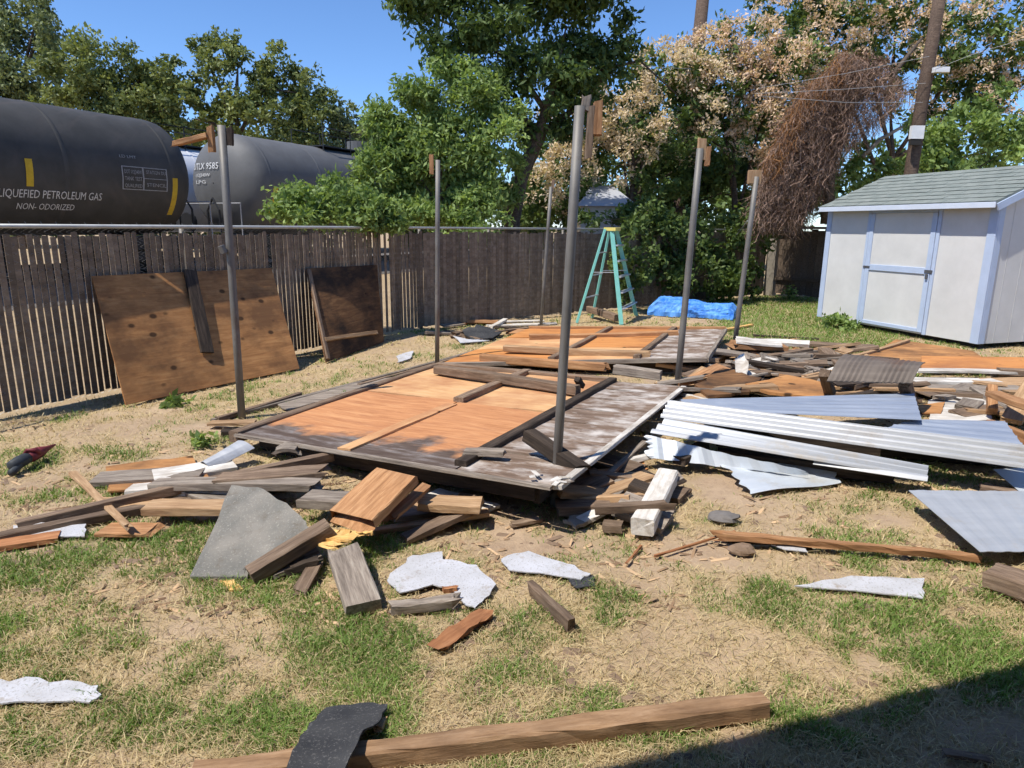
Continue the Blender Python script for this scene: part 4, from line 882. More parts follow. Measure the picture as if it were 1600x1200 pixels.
def tree(name, label, Y, trunk_px, blobs, dens, per, ln, wd, mat, cat='tree', group=None, tr=.2, bark='bark', extra=None, limbs=True, **kw):
    b = base_of(trunk_px[0][0], 350, Y); root = thing(name, b, label, cat, group)
    pts = [b-Vector((0, 0, .1))]+[W(x, y, Y) for x, y in trunk_px]
    limb('trunk', root, pts, [max(.012, tr*(1-.96*(i/(len(pts)-1))**1.3)) for i in range(len(pts))], bark, 10)
    if limbs:
        for i, (px, py, y2, rx, ry) in enumerate(blobs[:9]):
            j = min(len(pts)-1, 1+i % (len(pts)-1)); e = W(px, py, y2); a = pts[j]; mid = a.lerp(e, .5)+Vector((0, 0, .12*(e-a).length))
            limb('limb', root, [a, a.lerp(mid, .6), mid, mid.lerp(e, .6), e], [tr*.35, tr*.3, tr*.22, tr*.14, tr*.05], bark, 6)
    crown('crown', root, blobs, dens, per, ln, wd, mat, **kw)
    if extra: extra(root)
    return root

# distant trees behind the railway
fg = 'distant trees behind the tank cars'
tree('oak_tree', 'tall grey green tree at the left edge behind the nearer tank car', 46, [(30,200),(35,120)], [(18,70,46,60,62),(72,55,46,48,48),(35,150,46,90,60),(-40,100,46,70,90),(90,120,47,50,60),(-30,180,46,80,60),(60,20,46,22,20)], 70, 16, .27, .16, 'leaf_far', group=fg, tr=.4)
tree('oak_tree', 'olive brown tree behind the rounded end of the nearer tank car', 42, [(180,210),(180,160)], [(150,112,42,58,58),(195,150,42,62,52),(238,150,43,40,55),(120,165,42,60,50),(270,170,42,40,45),(255,115,43,24,25),(215,190,42,70,40)], 70, 16, .26, .15, 'leaf_olive', group=fg, tr=.4)
tree('oak_tree', 'broad dark crowned tree behind the gap between the tank cars', 44, [(370,220),(370,160)], [(325,100,44,30,35),(372,105,44,44,32),(430,125,44,52,40),(468,145,44,36,42),(345,160,44,55,42),(420,175,44,75,42),(300,185,44,32,40),(480,195,44,42,36),(315,75,44,16,14),(368,78,44,16,13)], 70, 16, .26, .15, 'leaf_olive', group=fg, tr=.4)
tree('oak_tree', 'small tree behind the right end of the farther tank car', 46, [(545,230),(545,200)], [(530,178,46,30,28),(558,195,46,34,34),(508,205,46,32,34),(582,210,46,26,22),(560,235,46,50,30),(500,235,46,40,30)], 70, 16, .25, .15, 'leaf_far', group=fg, tr=.3)

tree('dark_hedge', 'low dark thicket behind the tank cars under the distant trees', 50, [(250,330),(250,290)], [(x, y+(i % 2)*16, 50, 75, 45) for y in (225, 290, 335) for i, x in enumerate(range(-60, 680, 66))], 26, 14, .36, .22, 'leaf_olive', cat='hedge', tr=.2, limbs=False)
tree('dark_hedge', 'far dark thicket closing the view behind the blossoming trees', 30, [(1000,330),(1000,290)], [(x, y, 30, 70, 46) for y in (330, 275) for x in range(640, 1640, 64)]+[(x, 215, 31, 60, 50) for x in range(1000, 1300, 60)], 22, 14, .26, .15, 'leaf_dark', cat='hedge', tr=.2, limbs=False)

# trees just behind the fence
def center_extra(root):
    for pts, r in (([(812,290),(850,205),(905,165),(960,100)], .11), ([(838,225),(805,150),(745,115),(700,150)], .07), ([(850,170),(800,95),(720,45),(660,20)], .06), ([(870,130),(930,110),(1000,95),(1060,150)], .045)):
        limb('limb', root, [W(x, y, 14.5+.15*i) for i, (x, y) in enumerate(pts)], [r*(1-.25*i) for i in range(4)], 'bark', 8)
tree('shade_tree', 'tall dark shade tree with leaning trunk in the middle behind the fence', 14.5, [(800,345),(815,275),(845,195),(868,120),(885,40)],
     [(690,22,14.3,74,44),(790,30,14.5,90,60),(885,48,14.5,90,70),(945,30,14.6,44,48),(765,112,14.2,64,38),(850,135,14.4,66,52),(930,110,14.8,54,40),(655,8,14.2,44,30),(800,-60,14.5,160,60),(930,-50,14.6,80,60),(735,75,14.2,60,36),(905,170,14.8,40,40),(830,190,14.6,40,34),(985,75,14.8,22,16)], 25, 22, .145, .06, 'leaf_dark', tr=.2, extra=center_extra, limbs=False, droop=.5)
tree('locust_tree', 'bright green bushy tree against the sky left of the dark shade tree', 13.7, [(700,345),(700,280),(690,220)],
     [(650,175,13.7,48,46),(705,150,13.7,62,44),(745,130,13.8,40,26),(610,240,13.7,46,44),(765,185,13.8,42,38),(640,238,13.7,62,46),(720,235,13.6,80,48),(605,285,13.6,58,42),(690,300,13.5,82,42),(770,265,13.8,40,40),(735,330,13.4,70,26),(650,335,13.4,60,24),(610,205,13.8,26,24),(740,365,12.6,36,14)], 60, 20, .12, .048, 'leaf_green', tr=.09, droop=.3)
tree('wild_shrub', 'light green shrub rising above the fence before the farther tank car', 10.6, [(500,350),(500,320)],
     [(465,308,10.6,36,24),(505,318,10.4,50,28),(560,322,10.6,50,30),(450,330,10.4,26,20),(520,292,10.6,24,14),(590,335,10.4,34,22)], 80, 16, .10, .042, 'leaf_green', cat='shrub', tr=.04, droop=.2)

# overgrowth on the far part of the fence
tree('ivy_shrub', 'leafy ivy covering the far end of the fence behind the tarpaulin', 15.2, [(1080,440),(1080,380)],
     [(1040,375,15,36,40),(955,340,14.9,34,16),(985,330,15.2,22,20),(912,346,14.4,24,12),(1090,365,15.6,40,40),(1130,385,16,36,46),(1010,350,14.6,34,30),(1065,425,15.0,44,30),(1125,435,15.7,40,26),(1170,360,16.6,34,40),(1000,420,14.2,24,44),(975,375,13.7,26,36),(1175,430,16.4,24,30)], 40, 16, .12, .07, 'leaf_mid', cat='shrub', tr=.05)
tree('dark_hedge', 'dark evergreen hedge behind the fence below the blossoming trees', 20, [(1000,350),(1000,300)],
     [(880,330,18.6,50,40),(950,350,19,60,30),(1040,300,20,80,70),(1140,300,20,70,70),(1000,250,21,80,60),(1100,220,21.5,90,70),(1240,320,21,70,60),(1190,240,22,70,60),(820,320,18,40,50),(870,240,19,50,50)], 26, 16, .18, .10, 'leaf_dark', cat='hedge', tr=.1)

def blossoms(blobs, dens, mat):
    def f(root):
        out, ti = [], []
        for (px, py, Y, rx, ry) in blobs:
            c = np.array(W(px, py, Y)); k = Y/1060*1.03; R = np.array([rx*k, (rx+ry)/2*k*.8, ry*k]); n = int(dens*rx*ry/1000)
            d = RNG.normal(0, 1, (n, 3)); d[:, 1] = -np.abs(d[:, 1])*.8; d[:, 2] += .35; d /= np.linalg.norm(d, axis=1)[:, None]
            keep = vnoise(d[:, 0]*3+px*.1, d[:, 2]*3+py*.1) > .38; d = d[keep]; out.append(c+d*R*(.85+.35*RNG.random(len(d)))[:, None]); ti.append(.35+.6*RNG.random(len(d)))
        P = np.concatenate(out); t = np.concatenate(ti); V, Fc, tt = leaves(P, 26, .095, .045, .055+.05*RNG.random(len(P)), t, up_bias=.2); adopt(fast_mesh('blossom', V, Fc, M[mat], 4, tt), root)
    return f
def up_(bl, k=.8): return [(x, y-ry*.12, Y-.15, rx*.95, ry*.9) for x, y, Y, rx, ry in bl]
bl = [(955,140,18,54,46),(905,200,18,50,60),(985,205,18,60,50),(1040,120,18.4,50,40),(1060,180,18.2,60,50),(890,285,17.6,36,56),(840,310,17.4,36,44),(960,260,18,54,46),(1100,130,18.5,44,36)]
tree('blossom_tree', 'blossoming tree with cream tassels right behind the nearest pipe post', 18, [(985,345),(990,260),(985,200)], bl, 22, 16, .16, .08, 'leaf_mid', tr=.12, group='blossoming trees behind the yard', extra=blossoms(up_(bl), 36, 'blossom_cream'))
bl = [(1110,105,19,56,44),(1160,75,19,56,40),(1150,150,19,64,50),(1215,120,19,54,54),(1105,215,19,54,46),(1190,200,19,50,54)]
tree('blossom_tree', 'pink blossoming tree beside the slanting utility pole in the middle', 19, [(1150,345),(1145,260),(1150,180)], bl, 22, 16, .17, .085, 'leaf_mid', tr=.13, group='blossoming trees behind the yard', extra=blossoms(up_(bl), 46, 'blossom'))
bl = [(1240,45,21,60,50),(1320,50,21,64,60),(1400,45,21,60,60),(1480,50,21,64,60),(1560,60,21,60,64),(1300,120,21,60,54),(1500,150,21,74,54),(1570,190,21,60,54),(1420,130,21,54,54),(1620,120,21,54,80),(1200,20,21,36,30)]
tree('blossom_tree', 'largest blossoming tree filling the sky above the shed', 21, [(1400,345),(1395,250),(1390,150)], bl, 22, 16, .19, .09, 'leaf_mid', tr=.18, group='blossoming trees behind the yard', extra=blossoms(up_(bl), 25, 'blossom'))
bl = [(1290,0,22,70,40),(1420,-10,22,80,40),(1250,80,22.5,44,40),(1230,180,22,44,60)]
tree('shade_tree', 'dark green treetop above the dead vine', 22.5, [(1300,345),(1295,200),(1290,80)], bl, 26, 16, .19, .09, 'leaf_mid', tr=.18)
tree('wild_shrub', 'yellow green shrub rising behind the shed roof', 16.5, [(1460,345),(1460,280)],
     [(1360,268,16.5,36,26),(1450,235,16.8,44,44),(1500,210,16.8,50,50),(1560,235,16.6,50,34),(1480,268,16.5,60,26),(1395,285,16.4,30,20),(1600,220,17,40,50),(1540,180,17,36,36)], 34, 16, .16, .07, 'leaf_green', cat='shrub', tr=.06)

# dead vine
def vine():
    Y = 16.2; b = base_of(1270, 350, Y); root = thing('dead_vine', b, 'mass of dead brown vine hanging over a limb behind the wooden fence', 'vine')
    poly = [(1320,75),(1352,92),(1395,105),(1425,140),(1390,180),(1345,215),(1315,240),(1296,280),(1272,320),(1250,352),(1176,352),(1186,290),(1200,240),(1228,190),(1244,150),(1290,110)]
    def inside(x, y):
        r = False; j = len(poly)-1
        for i in range(len(poly)):
            (xi, yi), (xj, yj) = poly[i], poly[j]
            if (yi > y) != (yj > y) and x < (xj-xi)*(y-yi)/(yj-yi)+xi: r = not r
            j = i
        return r
    r = random.Random(5); st = {'dead_strands': [], 'rust_strands': []}
    n = 0
    while n < 21000:
        x, y = r.uniform(1175, 1445), r.uniform(70, 352)
        if not inside(x, y): continue
        if x > 1320+.28*(230-y) and r.random() < .6: continue
        n += 1
        rust = (x < 1330 and y < 270 and not inside(x-26, y-16)) and r.random() < .42
        p = W(x, y, Y+r.gauss(0, .42)); L = r.uniform(.12, .55); pts = [p]; d = Vector((r.gauss(-.5, .45), r.gauss(0, .3), -1)).normalized()
        if r.random() < .25: d = Vector((r.gauss(0, 1), r.gauss(0, .6), r.gauss(0, .8))).normalized()
        for k in range(4):
            d = (d+Vector((r.gauss(0, .5), r.gauss(0, .45), r.gauss(-.1, .35)))).normalized(); pts.append(pts[-1]+d*L/4)
        st['rust_strands' if rust else 'dead_strands'].append((pts, r.random()))
    for nm, lst in st.items():
        V, Fc, T_ = [], [], []
        for pts, tt in lst:
            side = Vector((r.gauss(0, 1), r.gauss(0, 1), r.gauss(0, .3))).normalized()*r.uniform(.0025, .0075); b0 = len(V)
            for q in pts: V += [tuple(q-side), tuple(q+side)]; T_ += [tt, tt]
            for k in range(4): Fc.append((b0+2*k, b0+2*k+1, b0+2*k+3, b0+2*k+2))
        adopt(fast_mesh(nm, np.array(V), np.array(Fc), M['dead_vine' if nm == 'dead_strands' else 'rust_vine'], 4, np.array(T_)), root)
    limb('limb', root, [W(1290,350,Y), W(1300,250,Y), W(1330,160,Y), W(1400,110,Y), W(1440,60,Y+.5)], [.12, .10, .08, .05, .03], 'bark')
    limb('limb', root, [W(1348,245,Y), W(1375,218,Y), W(1410,198,Y+.4), W(1450,190,Y+.8)], [.05, .045, .035, .02], 'pale_bark')
    core = [(1226,290,Y,34,54),(1258,220,Y+.1,36,50),(1300,150,Y+.2,34,44),(1212,335,Y,28,26),(1340,120,Y,40,26)]
    crown('dead_leaves', root, core, 60, 14, .09, .04, 'dead_vine')
vine()
# small weeds
def weed(label, px, py, R, H_, n, mat='leaf_green'):
    c = G(px, py); root = thing('weed', c, label, 'weed')
    P = np.array([[c.x+random.gauss(0, R*.45), c.y+random.gauss(0, R*.4), H_*random.random()] for _ in range(n)]); V, Fc, t = leaves(P, 5, .09, .05, np.full(n, .03), RNG.random(n))
    adopt(fast_mesh('foliage', V, Fc, M[mat], 4, t), root)
    for k in range(4):
        v, f = tubevf([c, c+Vector((random.gauss(0, R*.4), random.gauss(0, R*.4), H_*.9))], .006, 4); mk('stem', v, f, M['leaf_green'], root)
weed('leafy weed growing at the foot of the shed door', 1305, 512, .30, .22, 60); weed('second leafy weed to the right at the shed foot', 1328, 516, .16, .12, 25)
weed('weed at the foot of the wooden fence post', 1233, 468, .18, .3, 30); weed('weed sprouting beside the left pipe post', 318, 694, .10, .07, 12); weed('weed sprouting under the leaning plywood', 275, 634, .10, .06, 12)

# ---------------------------------------------------------------- wooden back fence
bf = Vector((FD2.y, -FD2.x, 0)); BF0 = fpos(S1)+FD2*.1; bn = Vector((-bf.y, bf.x, 0)); bn = bn if bn.y < 0 else -bn
root = thing('wooden_fence', BF0+bf*1.5, 'old dark wooden fence with pale post behind the shed', 'fence')
def bbox(name, s0, s1, d0, d1, z0, z1, mat):
    v, f = boxvf(s0, s1, d0, d1, z0, z1); v = [BF0+bf*p[0]+bn*p[1]+Vector((0, 0, p[2])) for p in v]; o = mk(name, v, f, M[mat], root)
    bm = bmesh.new(); bm.from_mesh(o.data); bmesh.ops.recalc_face_normals(bm, faces=bm.faces); bm.to_mesh(o.data); bm.free(); return o
for i in range(26):
    s = .28+i*.165; bbox('board', s, s+.155, random.uniform(0, .01), .03, .05+random.random()*.03, 1.68+random.uniform(-.03, .03), 'old_fence')
bbox('rail', .28, 4.5, .03, .09, 1.55, 1.64, 'old_fence'); bbox('rail', .28, 4.5, .03, .10, .42, .50, 'old_fence'); bbox('cap_rail', .26, 4.5, -.02, .12, 1.70, 1.76, 'grey_wood')
bbox('post', 0.02, .27, -.05, .15, 0, 1.45, 'concrete'); bbox('post', 2.4, 2.5, -.1, -.002, 0, 1.6, 'old_fence')

# ---------------------------------------------------------------- utility poles, wires
def utility(label, base, px, Y, r0, r1):
    b = base_of(*base, Y); root = thing('utility_pole', b, label, 'utility pole', 'utility poles behind the yard'); limb('pole', root, [b-Vector((0, 0, .2))]+[W(x, y, Y) for x, y in px], [r0, r0*.97, (r0+r1)/2, r1], 'pole_wood', 12); return root
utility('slanting brown utility pole rising in the middle above the blossoms', (1062,350), [(1063,330),(1080,180),(1104,-60)], 23, .26, .18)
root = utility('utility pole with a white box rising behind the shed roof', (1412,350), [(1414,330),(1442,150),(1478,-60)], 15.2, .145, .115)
p = W(1433, 206, 14.95); v, f = boxvf(p.x-.13, p.x+.13, p.y-.04, p.y+.06, p.z-.14, p.z+.12); mk('meter_box', v, f, M['white_plastic'], root)
v, f = boxvf(p.x-.12, p.x+.10, p.y-.03, p.y+.06, p.z-.26, p.z-.15); mk('bracket', v, f, M['dark_gap'], root)
p = W(1472, 109, 14.95); v, f = boxvf(p.x-.16, p.x+.13, p.y-.05, p.y+.08, p.z-.05, p.z+.05); mk('lamp_head', v, f, M['white_plastic'], root)
for lab, pts in (('upper service wire slung left from the utility pole behind the shed', [(1452,88),(1320,115),(1185,138)]), ('middle service wire slung left from the utility pole', [(1446,130),(1310,140),(1180,146)]), ('lower service wire slung left from the utility pole', [(1442,160),(1320,160),(1190,150)]), ('service wire running right from the utility pole', [(1456,110),(1520,85),(1620,55)]), ('thin wire crossing the treetops left of the middle utility pole', [(860,75),(960,100),(1080,108)])):
    v, f = tubevf([W(x, y, 14.9+.0*i) for i, (x, y) in enumerate(pts)], .0045, 5); tag(mk('service_wire', v, f, M['rail']), lab, 'wire')
v, f = tubevf([G(1098,442,0.0)+Vector((0, 0, .1)), W(1168,345,15.2)], .012, 6); tag(mk('guy_wire', v, f, M['rail']), 'pale guy wire slanting down behind the tarpaulin', 'wire')

# pale roofed house far behind
root = thing('outbuilding', base_of(950,350,17), 'small pale roofed outbuilding glimpsed between the blossoming trees', 'house')
a, b_ = W(908, 322, 16.6), W(990, 322, 16.6); mid = W(950, 290, 17.6)
def gable(root, a, b, zt, depth, wallm, roofm):
    v = [(a.x, a.y, 0), (b.x, b.y, 0), (b.x, b.y+depth, 0), (a.x, a.y+depth, 0), (a.x, a.y, a.z), (b.x, b.y, a.z), (b.x, b.y+depth, a.z), (a.x, a.y+depth, a.z)]
    mk('wall', v, [(0,1,5,4), (1,2,6,5), (2,3,7,6), (3,0,4,7)], M[wallm], root)
    r = [(a.x-.1, a.y-.15, a.z), (b.x+.1, b.y-.15, a.z), (b.x-.35, b.y+depth/2, zt), (a.x+.35, a.y+depth/2, zt), (a.x-.1, a.y+depth+.15, a.z), (b.x+.1, b.y+depth+.15, a.z)]
    mk('roof', r, [(0,1,2,3), (5,4,3,2), (1,5,2), (4,0,3), (0,4,5,1)], M[roofm], root)
gable(root, a, b_, mid.z, 2.2, 'stucco', 'far_roof')

# ---------------------------------------------------------------- railway
TT = math.radians(25); TD = Vector((math.sin(TT), math.cos(TT), 0)); TNv = Vector((-TD.y, TD.x, 0)); TO = TNv*17.25
def tp(t, d, z): return TO+TD*t+TNv*d+Vector((0, 0, z))
v = [tp(-40, -2.6, .0), tp(80, -2.6, .0), tp(80, -1.6, .3), tp(-40, -1.6, .3), tp(-40, 7.5, .3), tp(80, 7.5, .3)]
tag(mk('track_ballast', v, [(0,1,2,3), (3,2,5,4)], M['ballast']), kind='structure')
for d in (-.72, .72, 4.0, 5.4):
    v, f = boxvf(-40, 80, d-.035, d+.035, .28, .42); o = mk('rail', [tp(*p) for p in v], f, M['steel_dark']); tag(o, kind='structure')
def tank_car(label, t0, t1, d, mat, details):
    R, zc = 1.5, 2.9; root = thing('tank_car', tp((t0+t1)/2, d, .3), label, 'tank car', 'railway tank cars behind the fence')
    prof = [(t0, .02)]+[(t0+.75*(1-math.cos(a)), R*math.sin(a)) for a in [math.pi/2*k/8 for k in range(1, 9)]]
    prof += [(t0+(t1-t0)*q, R) for q in (.2, .4, .6, .8)]
    prof += [(t1-.75*(1-math.cos(a)), R*math.sin(a)) for a in [math.pi/2*k/8 for k in range(8, 0, -1)]]+[(t1, .02)]
    n = 48; V = []; Fc = []
    for (t, r) in prof:
        for k in range(n): a = 2*math.pi*k/n; V.append(tp(t, d+r*math.cos(a), zc+r*math.sin(a)))
    for i in range(len(prof)-1):
        for k in range(n): Fc.append((i*n+k, (i+1)*n+k, (i+1)*n+(k+1) % n, i*n+(k+1) % n))
    mk('tank', V, Fc, M[mat], root, smooth=True, loc=tp((t0+t1)/2, d, zc))
    def tb(name, a0, a1, d0, d1, z0, z1, m): v, f = boxvf(a0, a1, d0, d1, z0, z1); return mk(name, [tp(p[0], d+p[1], p[2]) for p in v], f, M[m], root)
    tb('underframe', t0-.4, t0+2.6, -1.0, 1.0, 1.05, 1.35, 'steel_dark'); tb('underframe', t1-2.6, t1+.4, -1.0, 1.0, 1.05, 1.35, 'steel_dark')
    tb('coupler', t0-.9, t0-.4, -.12, .12, 1.0, 1.25, 'steel_dark'); tb('coupler', t1+.4, t1+.9, -.12, .12, 1.0, 1.25, 'steel_dark')
    for tc in (t0+1.4, t1-1.4):
        tb('bogie_frame', tc-1.2, tc+1.2, -.95, -.8, .75, .98, 'steel_dark'); tb('bogie_frame', tc-1.2, tc+1.2, .8, .95, .75, .98, 'steel_dark')
        for q in (-.9, .9):
            for s in (-.75, .75):
                v, f = tubevf([tp(tc+q, d+s-.07, .85), tp(tc+q, d+s+.07, .85)], .42, 20); mk('wheel', v, f, M['steel_dark'], root)
    for q in (.06, .22, .40, .60, .78, .94):
        t = t0+(t1-t0)*q; V = []; Fc = []
        for k in range(n):
            a = 2*math.pi*k/n
            for dt, rr2 in ((-.05, .001), (-.03, .010), (.03, .010), (.05, .001)): V.append(tp(t+dt, d+(R+rr2)*math.cos(a), zc+(R+rr2)*math.sin(a)))
        for k in range(n):
            for j in range(3): a, b = k*4+j, ((k+1) % n)*4+j; Fc.append((a, a+1, b+1, b))
        mk('weld_band', V, Fc, M[mat], root, smooth=True, loc=tp(t, d, zc))
    # end handrails and walkway on top
    for te, sgn in ((t0, -1), (t1, 1)):
        for pts in ([tp(te+sgn*.25, d-1.3, 1.3), tp(te+sgn*.25, d-1.3, 2.3), tp(te+sgn*.25, d+1.3, 2.3), tp(te+sgn*.25, d+1.3, 1.3)],):
            v, f = tubevf(pts, .02, 6); mk('handrail', v, f, M['grey_paint'], root)
        v, f = tubevf([tp(te+sgn*.3, d-.5, 1.3), tp(te+sgn*.32, d-.5, 2.1), tp(te+sgn*.3, d-.25, 2.45), tp(te+sgn*.3, d, 2.1), tp(te+sgn*.3, d, 1.3)], .03, 6); mk('brake_hose', v, f, M['steel_dark'], root)
        v, f = tubevf([tp(te+sgn*.35, d+.7, 1.75), tp(te+sgn*.5, d+.7, 1.75)], .28, 16); mk('brake_wheel', v, f, M['steel_dark'], root)
    tm = (t0+t1)/2
    for s in (-.7, .7):
        v, f = tubevf([tp(tm-3, d+s, zc+1.32), tp(tm-3, d+s, zc+2.1), tp(tm+3, d+s, zc+2.1), tp(tm+3, d+s, zc+1.32)], .022, 5); mk('top_railing', v, f, M['steel_dark'], root)
        for q in (-1, 0, 1): v, f = tubevf([tp(tm+q*1.5, d+s, zc+1.32), tp(tm+q*1.5, d+s, zc+2.1)], .02, 5); mk('rail_post', v, f, M['steel_dark'], root)
    v, f = boxvf(tm-3, tm+3, -.7, .7, zc+1.48, zc+1.52); mk('walkway', [tp(p[0], d+p[1], p[2]) for p in v], f, M['steel_dark'], root)
    v, f = tubevf([tp(tm, d, zc+1.4), tp(tm, d, zc+1.95)], .5, 20); mk('valve_dome', v, f, M[mat], root)
    details(root, d, R, zc); return root
def curve_pt(t, h, d, R, zc, off=.012):
    """point on the side facing the yard at height offset h along the tank circumference"""
    a = h/R; return tp(t, d-(R+off)*math.cos(a), zc+(R+off)*math.sin(a))
def strip(name, root, t0, t1, h0, h1, d, R, zc, mat, n=6, off=.012):
    V = []; Fc = []
    for i in range(n+1):
        h = h0+(h1-h0)*i/n; V += [curve_pt(t0, h, d, R, zc, off), curve_pt(t1, h, d, R, zc, off)]
    for i in range(n): Fc.append((2*i, 2*i+1, 2*i+3, 2*i+2))
    return mk(name, V, Fc, M[mat], root)
def text_mesh(body, size):
    cu = bpy.data.curves.new('lettering', 'FONT'); cu.body = body; cu.size = size; cu.align_x = 'LEFT'; cu.resolution_u = 2; ob = bpy.data.objects.new('lettering', cu)
    C.objects.link(ob); dg = bpy.context.evaluated_depsgraph_get(); me = bpy.data.meshes.new_from_object(ob.evaluated_get(dg)); bpy.data.objects.remove(ob)
    v = [tuple(p.co) for p in me.vertices]; f = [tuple(p.vertices) for p in me.polygons]; bpy.data.meshes.remove(me); return v, f
def side_text(root, body, size, t0, h, d, R, zc, mat, width=None):
    v, f = text_mesh(body, size); x1 = max(p[0] for p in v); k = (width/x1) if width else 1
    mk('lettering', [curve_pt(t0+p[0]*k, h+p[1], d, R, zc, .015) for p in v], f, M[mat], root)
def tsolve(px, py, d, R, zc):
    """t along the track where the tank side facing the yard shows at px"""
    best = None
    for i in range(-400, 900):
        t = i*.05; q = tp(t, d-R*.97, zc-.4); e = q-Vector((0, 0, EYE)); k = e.y*math.cos(PITCH)-e.z*math.sin(PITCH)
        if k < 1: continue
        x = 800+F_PX*e.x/k
        if best is None or abs(x-px) < best[0]: best = (abs(x-px), t)
    return best[1]
R_, zc_ = 1.5, 2.9
def det1(root, d, R, zc):
    ts = lambda x: tsolve(x, 320, d, R, zc)
    side_text(root, 'LIQUEFIED PETROLEUM GAS', .26, ts(-4), -.70, d, R, zc, 'white_paint', ts(157)-ts(-4))
    side_text(root, 'NON- ODORIZED', .22, ts(25), -.98, d, R, zc, 'white_paint', ts(119)-ts(25))
    strip('reflective_stripe', root, ts(37), ts(49), -.45, .12, d, R, zc, 'yellow')
    strip('reflective_stripe', root, ts(266), ts(274), -1.05, -.05, d, R, zc, 'yellow')
    t0, t1 = ts(190), ts(258); tm = ts(222)
    for a, b, h0, h1 in ((t0, t1, .13, .15), (t0, t1, -.40, -.38), (t0, t0+.03, -.40, .15), (tm, tm+.04, -.40, .15), (t1-.03, t1, -.40, .15), (tm, t1, -.12, -.105)): strip('stencil_line', root, a, b, h0, h1, d, R, zc, 'grey_paint', 2, .014)
    side_text(root, 'DOT 112J340W', .13, t0+.06, -.02, d, R, zc, 'grey_paint', (tm-t0)*.85); side_text(root, 'TANK TEST', .13, t0+.06, -.18, d, R, zc, 'grey_paint', (tm-t0)*.85); side_text(root, 'QUALIFIED', .12, t0+.06, -.34, d, R, zc, 'grey_paint', (tm-t0)*.85)
    side_text(root, 'STATION DUE', .12, tm+.1, 0, d, R, zc, 'grey_paint', (t1-tm)*.85); side_text(root, 'STENCIL', .12, tm+.1, -.30, d, R, zc, 'grey_paint', (t1-tm)*.8)
    side_text(root, 'LD LMT', .10, ts(188), .34, d, R, zc, 'grey_paint', ts(215)-ts(188))
def det2(root, d, R, zc):
    t0 = T2
    # numbers on the near dished end
    for body, size, off, z, wdt in (('UTLX 9585', .27, 1.02, .42, 1.25), ('112J340W', .14, .85, .20, .75), ('LPG', .14, .85, .0, .55)):
        v, f = text_mesh(body, size); x1 = max(p[0] for p in v)
        pts = []
        for p in v:
            y = off-(p[0]*wdt/x1); zz = z+p[1]; rr_ = min(.999, math.hypot(y, zz)/R); pts.append(tp(t0+.75*(1-math.sqrt(1-rr_*rr_))-.03, d+y, zc+zz))
        mk('lettering', pts, f, M['white_paint'], root)
    strip('reflective_stripe', root, tsolve(424, 320, d, R, zc), tsolve(431, 320, d, R, zc), -1.05, -.1, d, R, zc, 'yellow')
T2 = 15.5
tank_car('nearer black tank car behind the fence at the left with gas lettering', -3.2, 13.9, 0, 'tank_black', det1)
tank_car('farther black tank car showing its rounded end behind the left post', T2, T2+14.5, 0, 'tank_grey', det2)
tank_car('white tank car on the far track glimpsed in the gap', 9, 24, 4.7, 'tank_white', lambda *a: None)

# ---------------------------------------------------------------- house behind the viewer, whose eave shades the lawn corner
HZ = 2.62; sh = Vector((-SUN_H.x, -SUN_H.y, 0))*(HZ/math.tan(SUN_EL))
e0, e1 = G(1040,1197)-sh, G(1600,1055)-sh; ed = (e1-e0).normalized(); en = Vector((ed.y, -ed.x, 0)); e0 = e0-en*.03
root = thing('house', e0+en*3, 'house behind the viewer whose eave shades the lower right lawn', 'house')
def hb(name, a0, a1, b0, b1, z0, z1, mat):
    v, f = boxvf(a0, a1, b0, b1, z0, z1); mk(name, [e0+ed*p[0]+en*p[1]+Vector((0, 0, p[2])) for p in v], [tuple(reversed(q)) for q in f], M[mat], root)
hb('roof', -5, 9, 0, 7, HZ, HZ+.12, 'grey_felt'); hb('wall', -4.5, 8.5, 3.2, 3.4, 0, HZ-.002, 'stucco')
for a in (-4.6, 8.6): hb('post', a-.06, a+.06, .3, .42, 0, HZ-.002, 'brown_wood')

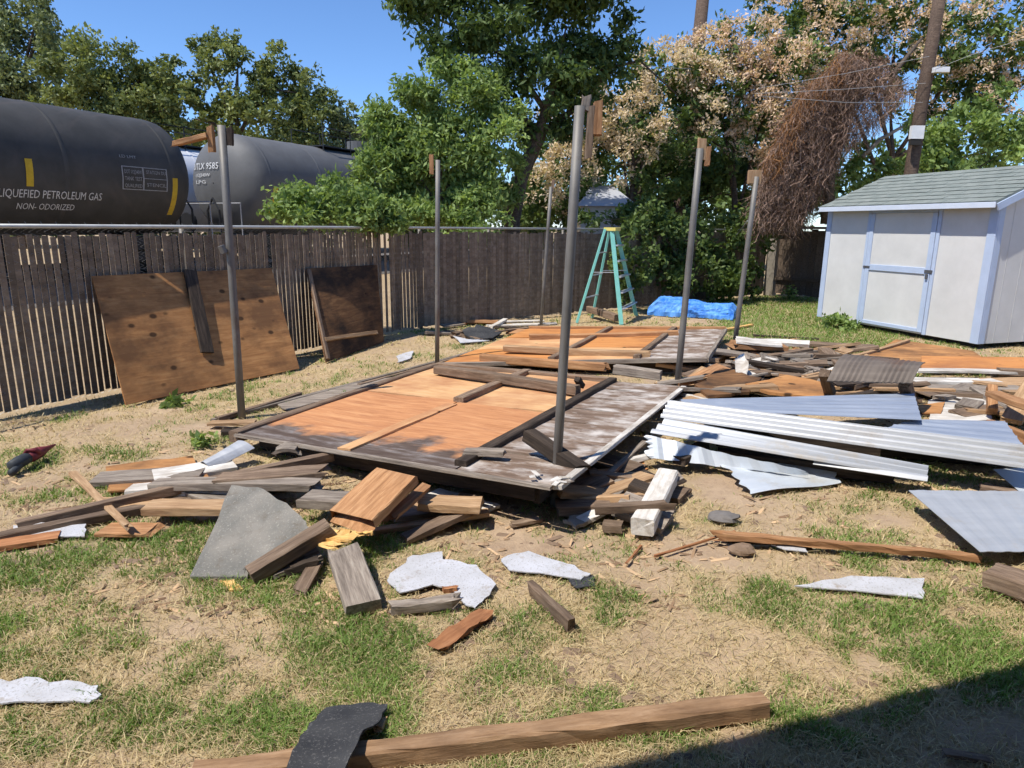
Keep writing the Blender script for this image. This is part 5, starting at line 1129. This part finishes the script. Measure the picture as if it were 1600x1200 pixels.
# ---------------------------------------------------------------- crumbs of wood and dirt
n = 5200; Y = 1.7+9*RNG.random(n)**1.6; X = (RNG.random(n)*2-1)*(.8*Y); dn = fbm(X*1.3+7, Y*1.3); k = (RNG.random(n) < np.clip((dn-.35)*2.2, .05, 1)) & keep_yard(X, Y); X, Y = X[k], Y[k]; n = len(X)
sz = .004+.018*RNG.random(n)**3; ang = RNG.random(n)*6.28; el = 1+3*RNG.random(n)**2
d1 = np.stack([np.cos(ang), np.sin(ang), .1*RNG.normal(0, 1, n)], -1)*(sz*el)[:, None]; d2 = np.stack([-np.sin(ang), np.cos(ang), .1*RNG.normal(0, 1, n)], -1)*sz[:, None]; P = np.stack([X, Y, zground(X, Y)], -1); u = np.zeros((n, 3)); u[:, 2] = sz*(.5+.6*RNG.random(n))
V = np.stack([P-d1-d2, P+d1-d2, P+d1+d2, P-d1+d2, P+u-d1*.6, P+u+d1*.6], 1).reshape(-1, 3); b = np.arange(n)[:, None]*6
Fc = np.concatenate([b+[0,1,5], b+[0,5,4], b+[1,2,5], b+[2,3,4], b+[2,4,5], b+[3,0,4]], 0)
tag(fast_mesh('wood_crumbs', V, Fc, M['brown_rock'], 3), 'crumbs of wood and soil strewn over the yard', 'crumbs', kind='stuff')

n = 2600; px = RNG.random(n)*1600; py = 640+330*RNG.random(n)**1.3; Pc = np.array([G(a, b) for a, b in zip(px, py)]); k = (fbm(Pc[:, 0]*1.8+31, Pc[:, 1]*1.8) > .47) & keep_yard(Pc[:, 0], Pc[:, 1]); P = Pc[k]; n = len(P); P[:, 2] = zground(P[:, 0], P[:, 1])+.004
sz = .004+.010*RNG.random(n); ang = RNG.random(n)*6.28; el = 2+6*RNG.random(n)**2
d1 = np.stack([np.cos(ang), np.sin(ang), .12*RNG.normal(0, 1, n)], -1)*(sz*el)[:, None]; d2 = np.stack([-np.sin(ang), np.cos(ang), .2*RNG.normal(0, 1, n)], -1)*sz[:, None]; u = np.zeros((n, 3)); u[:, 2] = sz*.8
V = np.stack([P-d1-d2*.3, P+d1*.8-d2, P+d1+d2*.2, P-d1*.9+d2, P+u-d1*.7, P+u+d1*.7], 1).reshape(-1, 3); b = np.arange(n)[:, None]*6
Fc = np.concatenate([b+[0,1,5], b+[0,5,4], b+[1,2,5], b+[2,3,4], b+[2,4,5], b+[3,0,4]], 0)
tag(fast_mesh('wood_splinters', V, Fc, M['splinters'], 3, np.repeat(RNG.random(n), 6)), 'small wood splinters strewn around the fallen roof', 'splinters', kind='stuff')
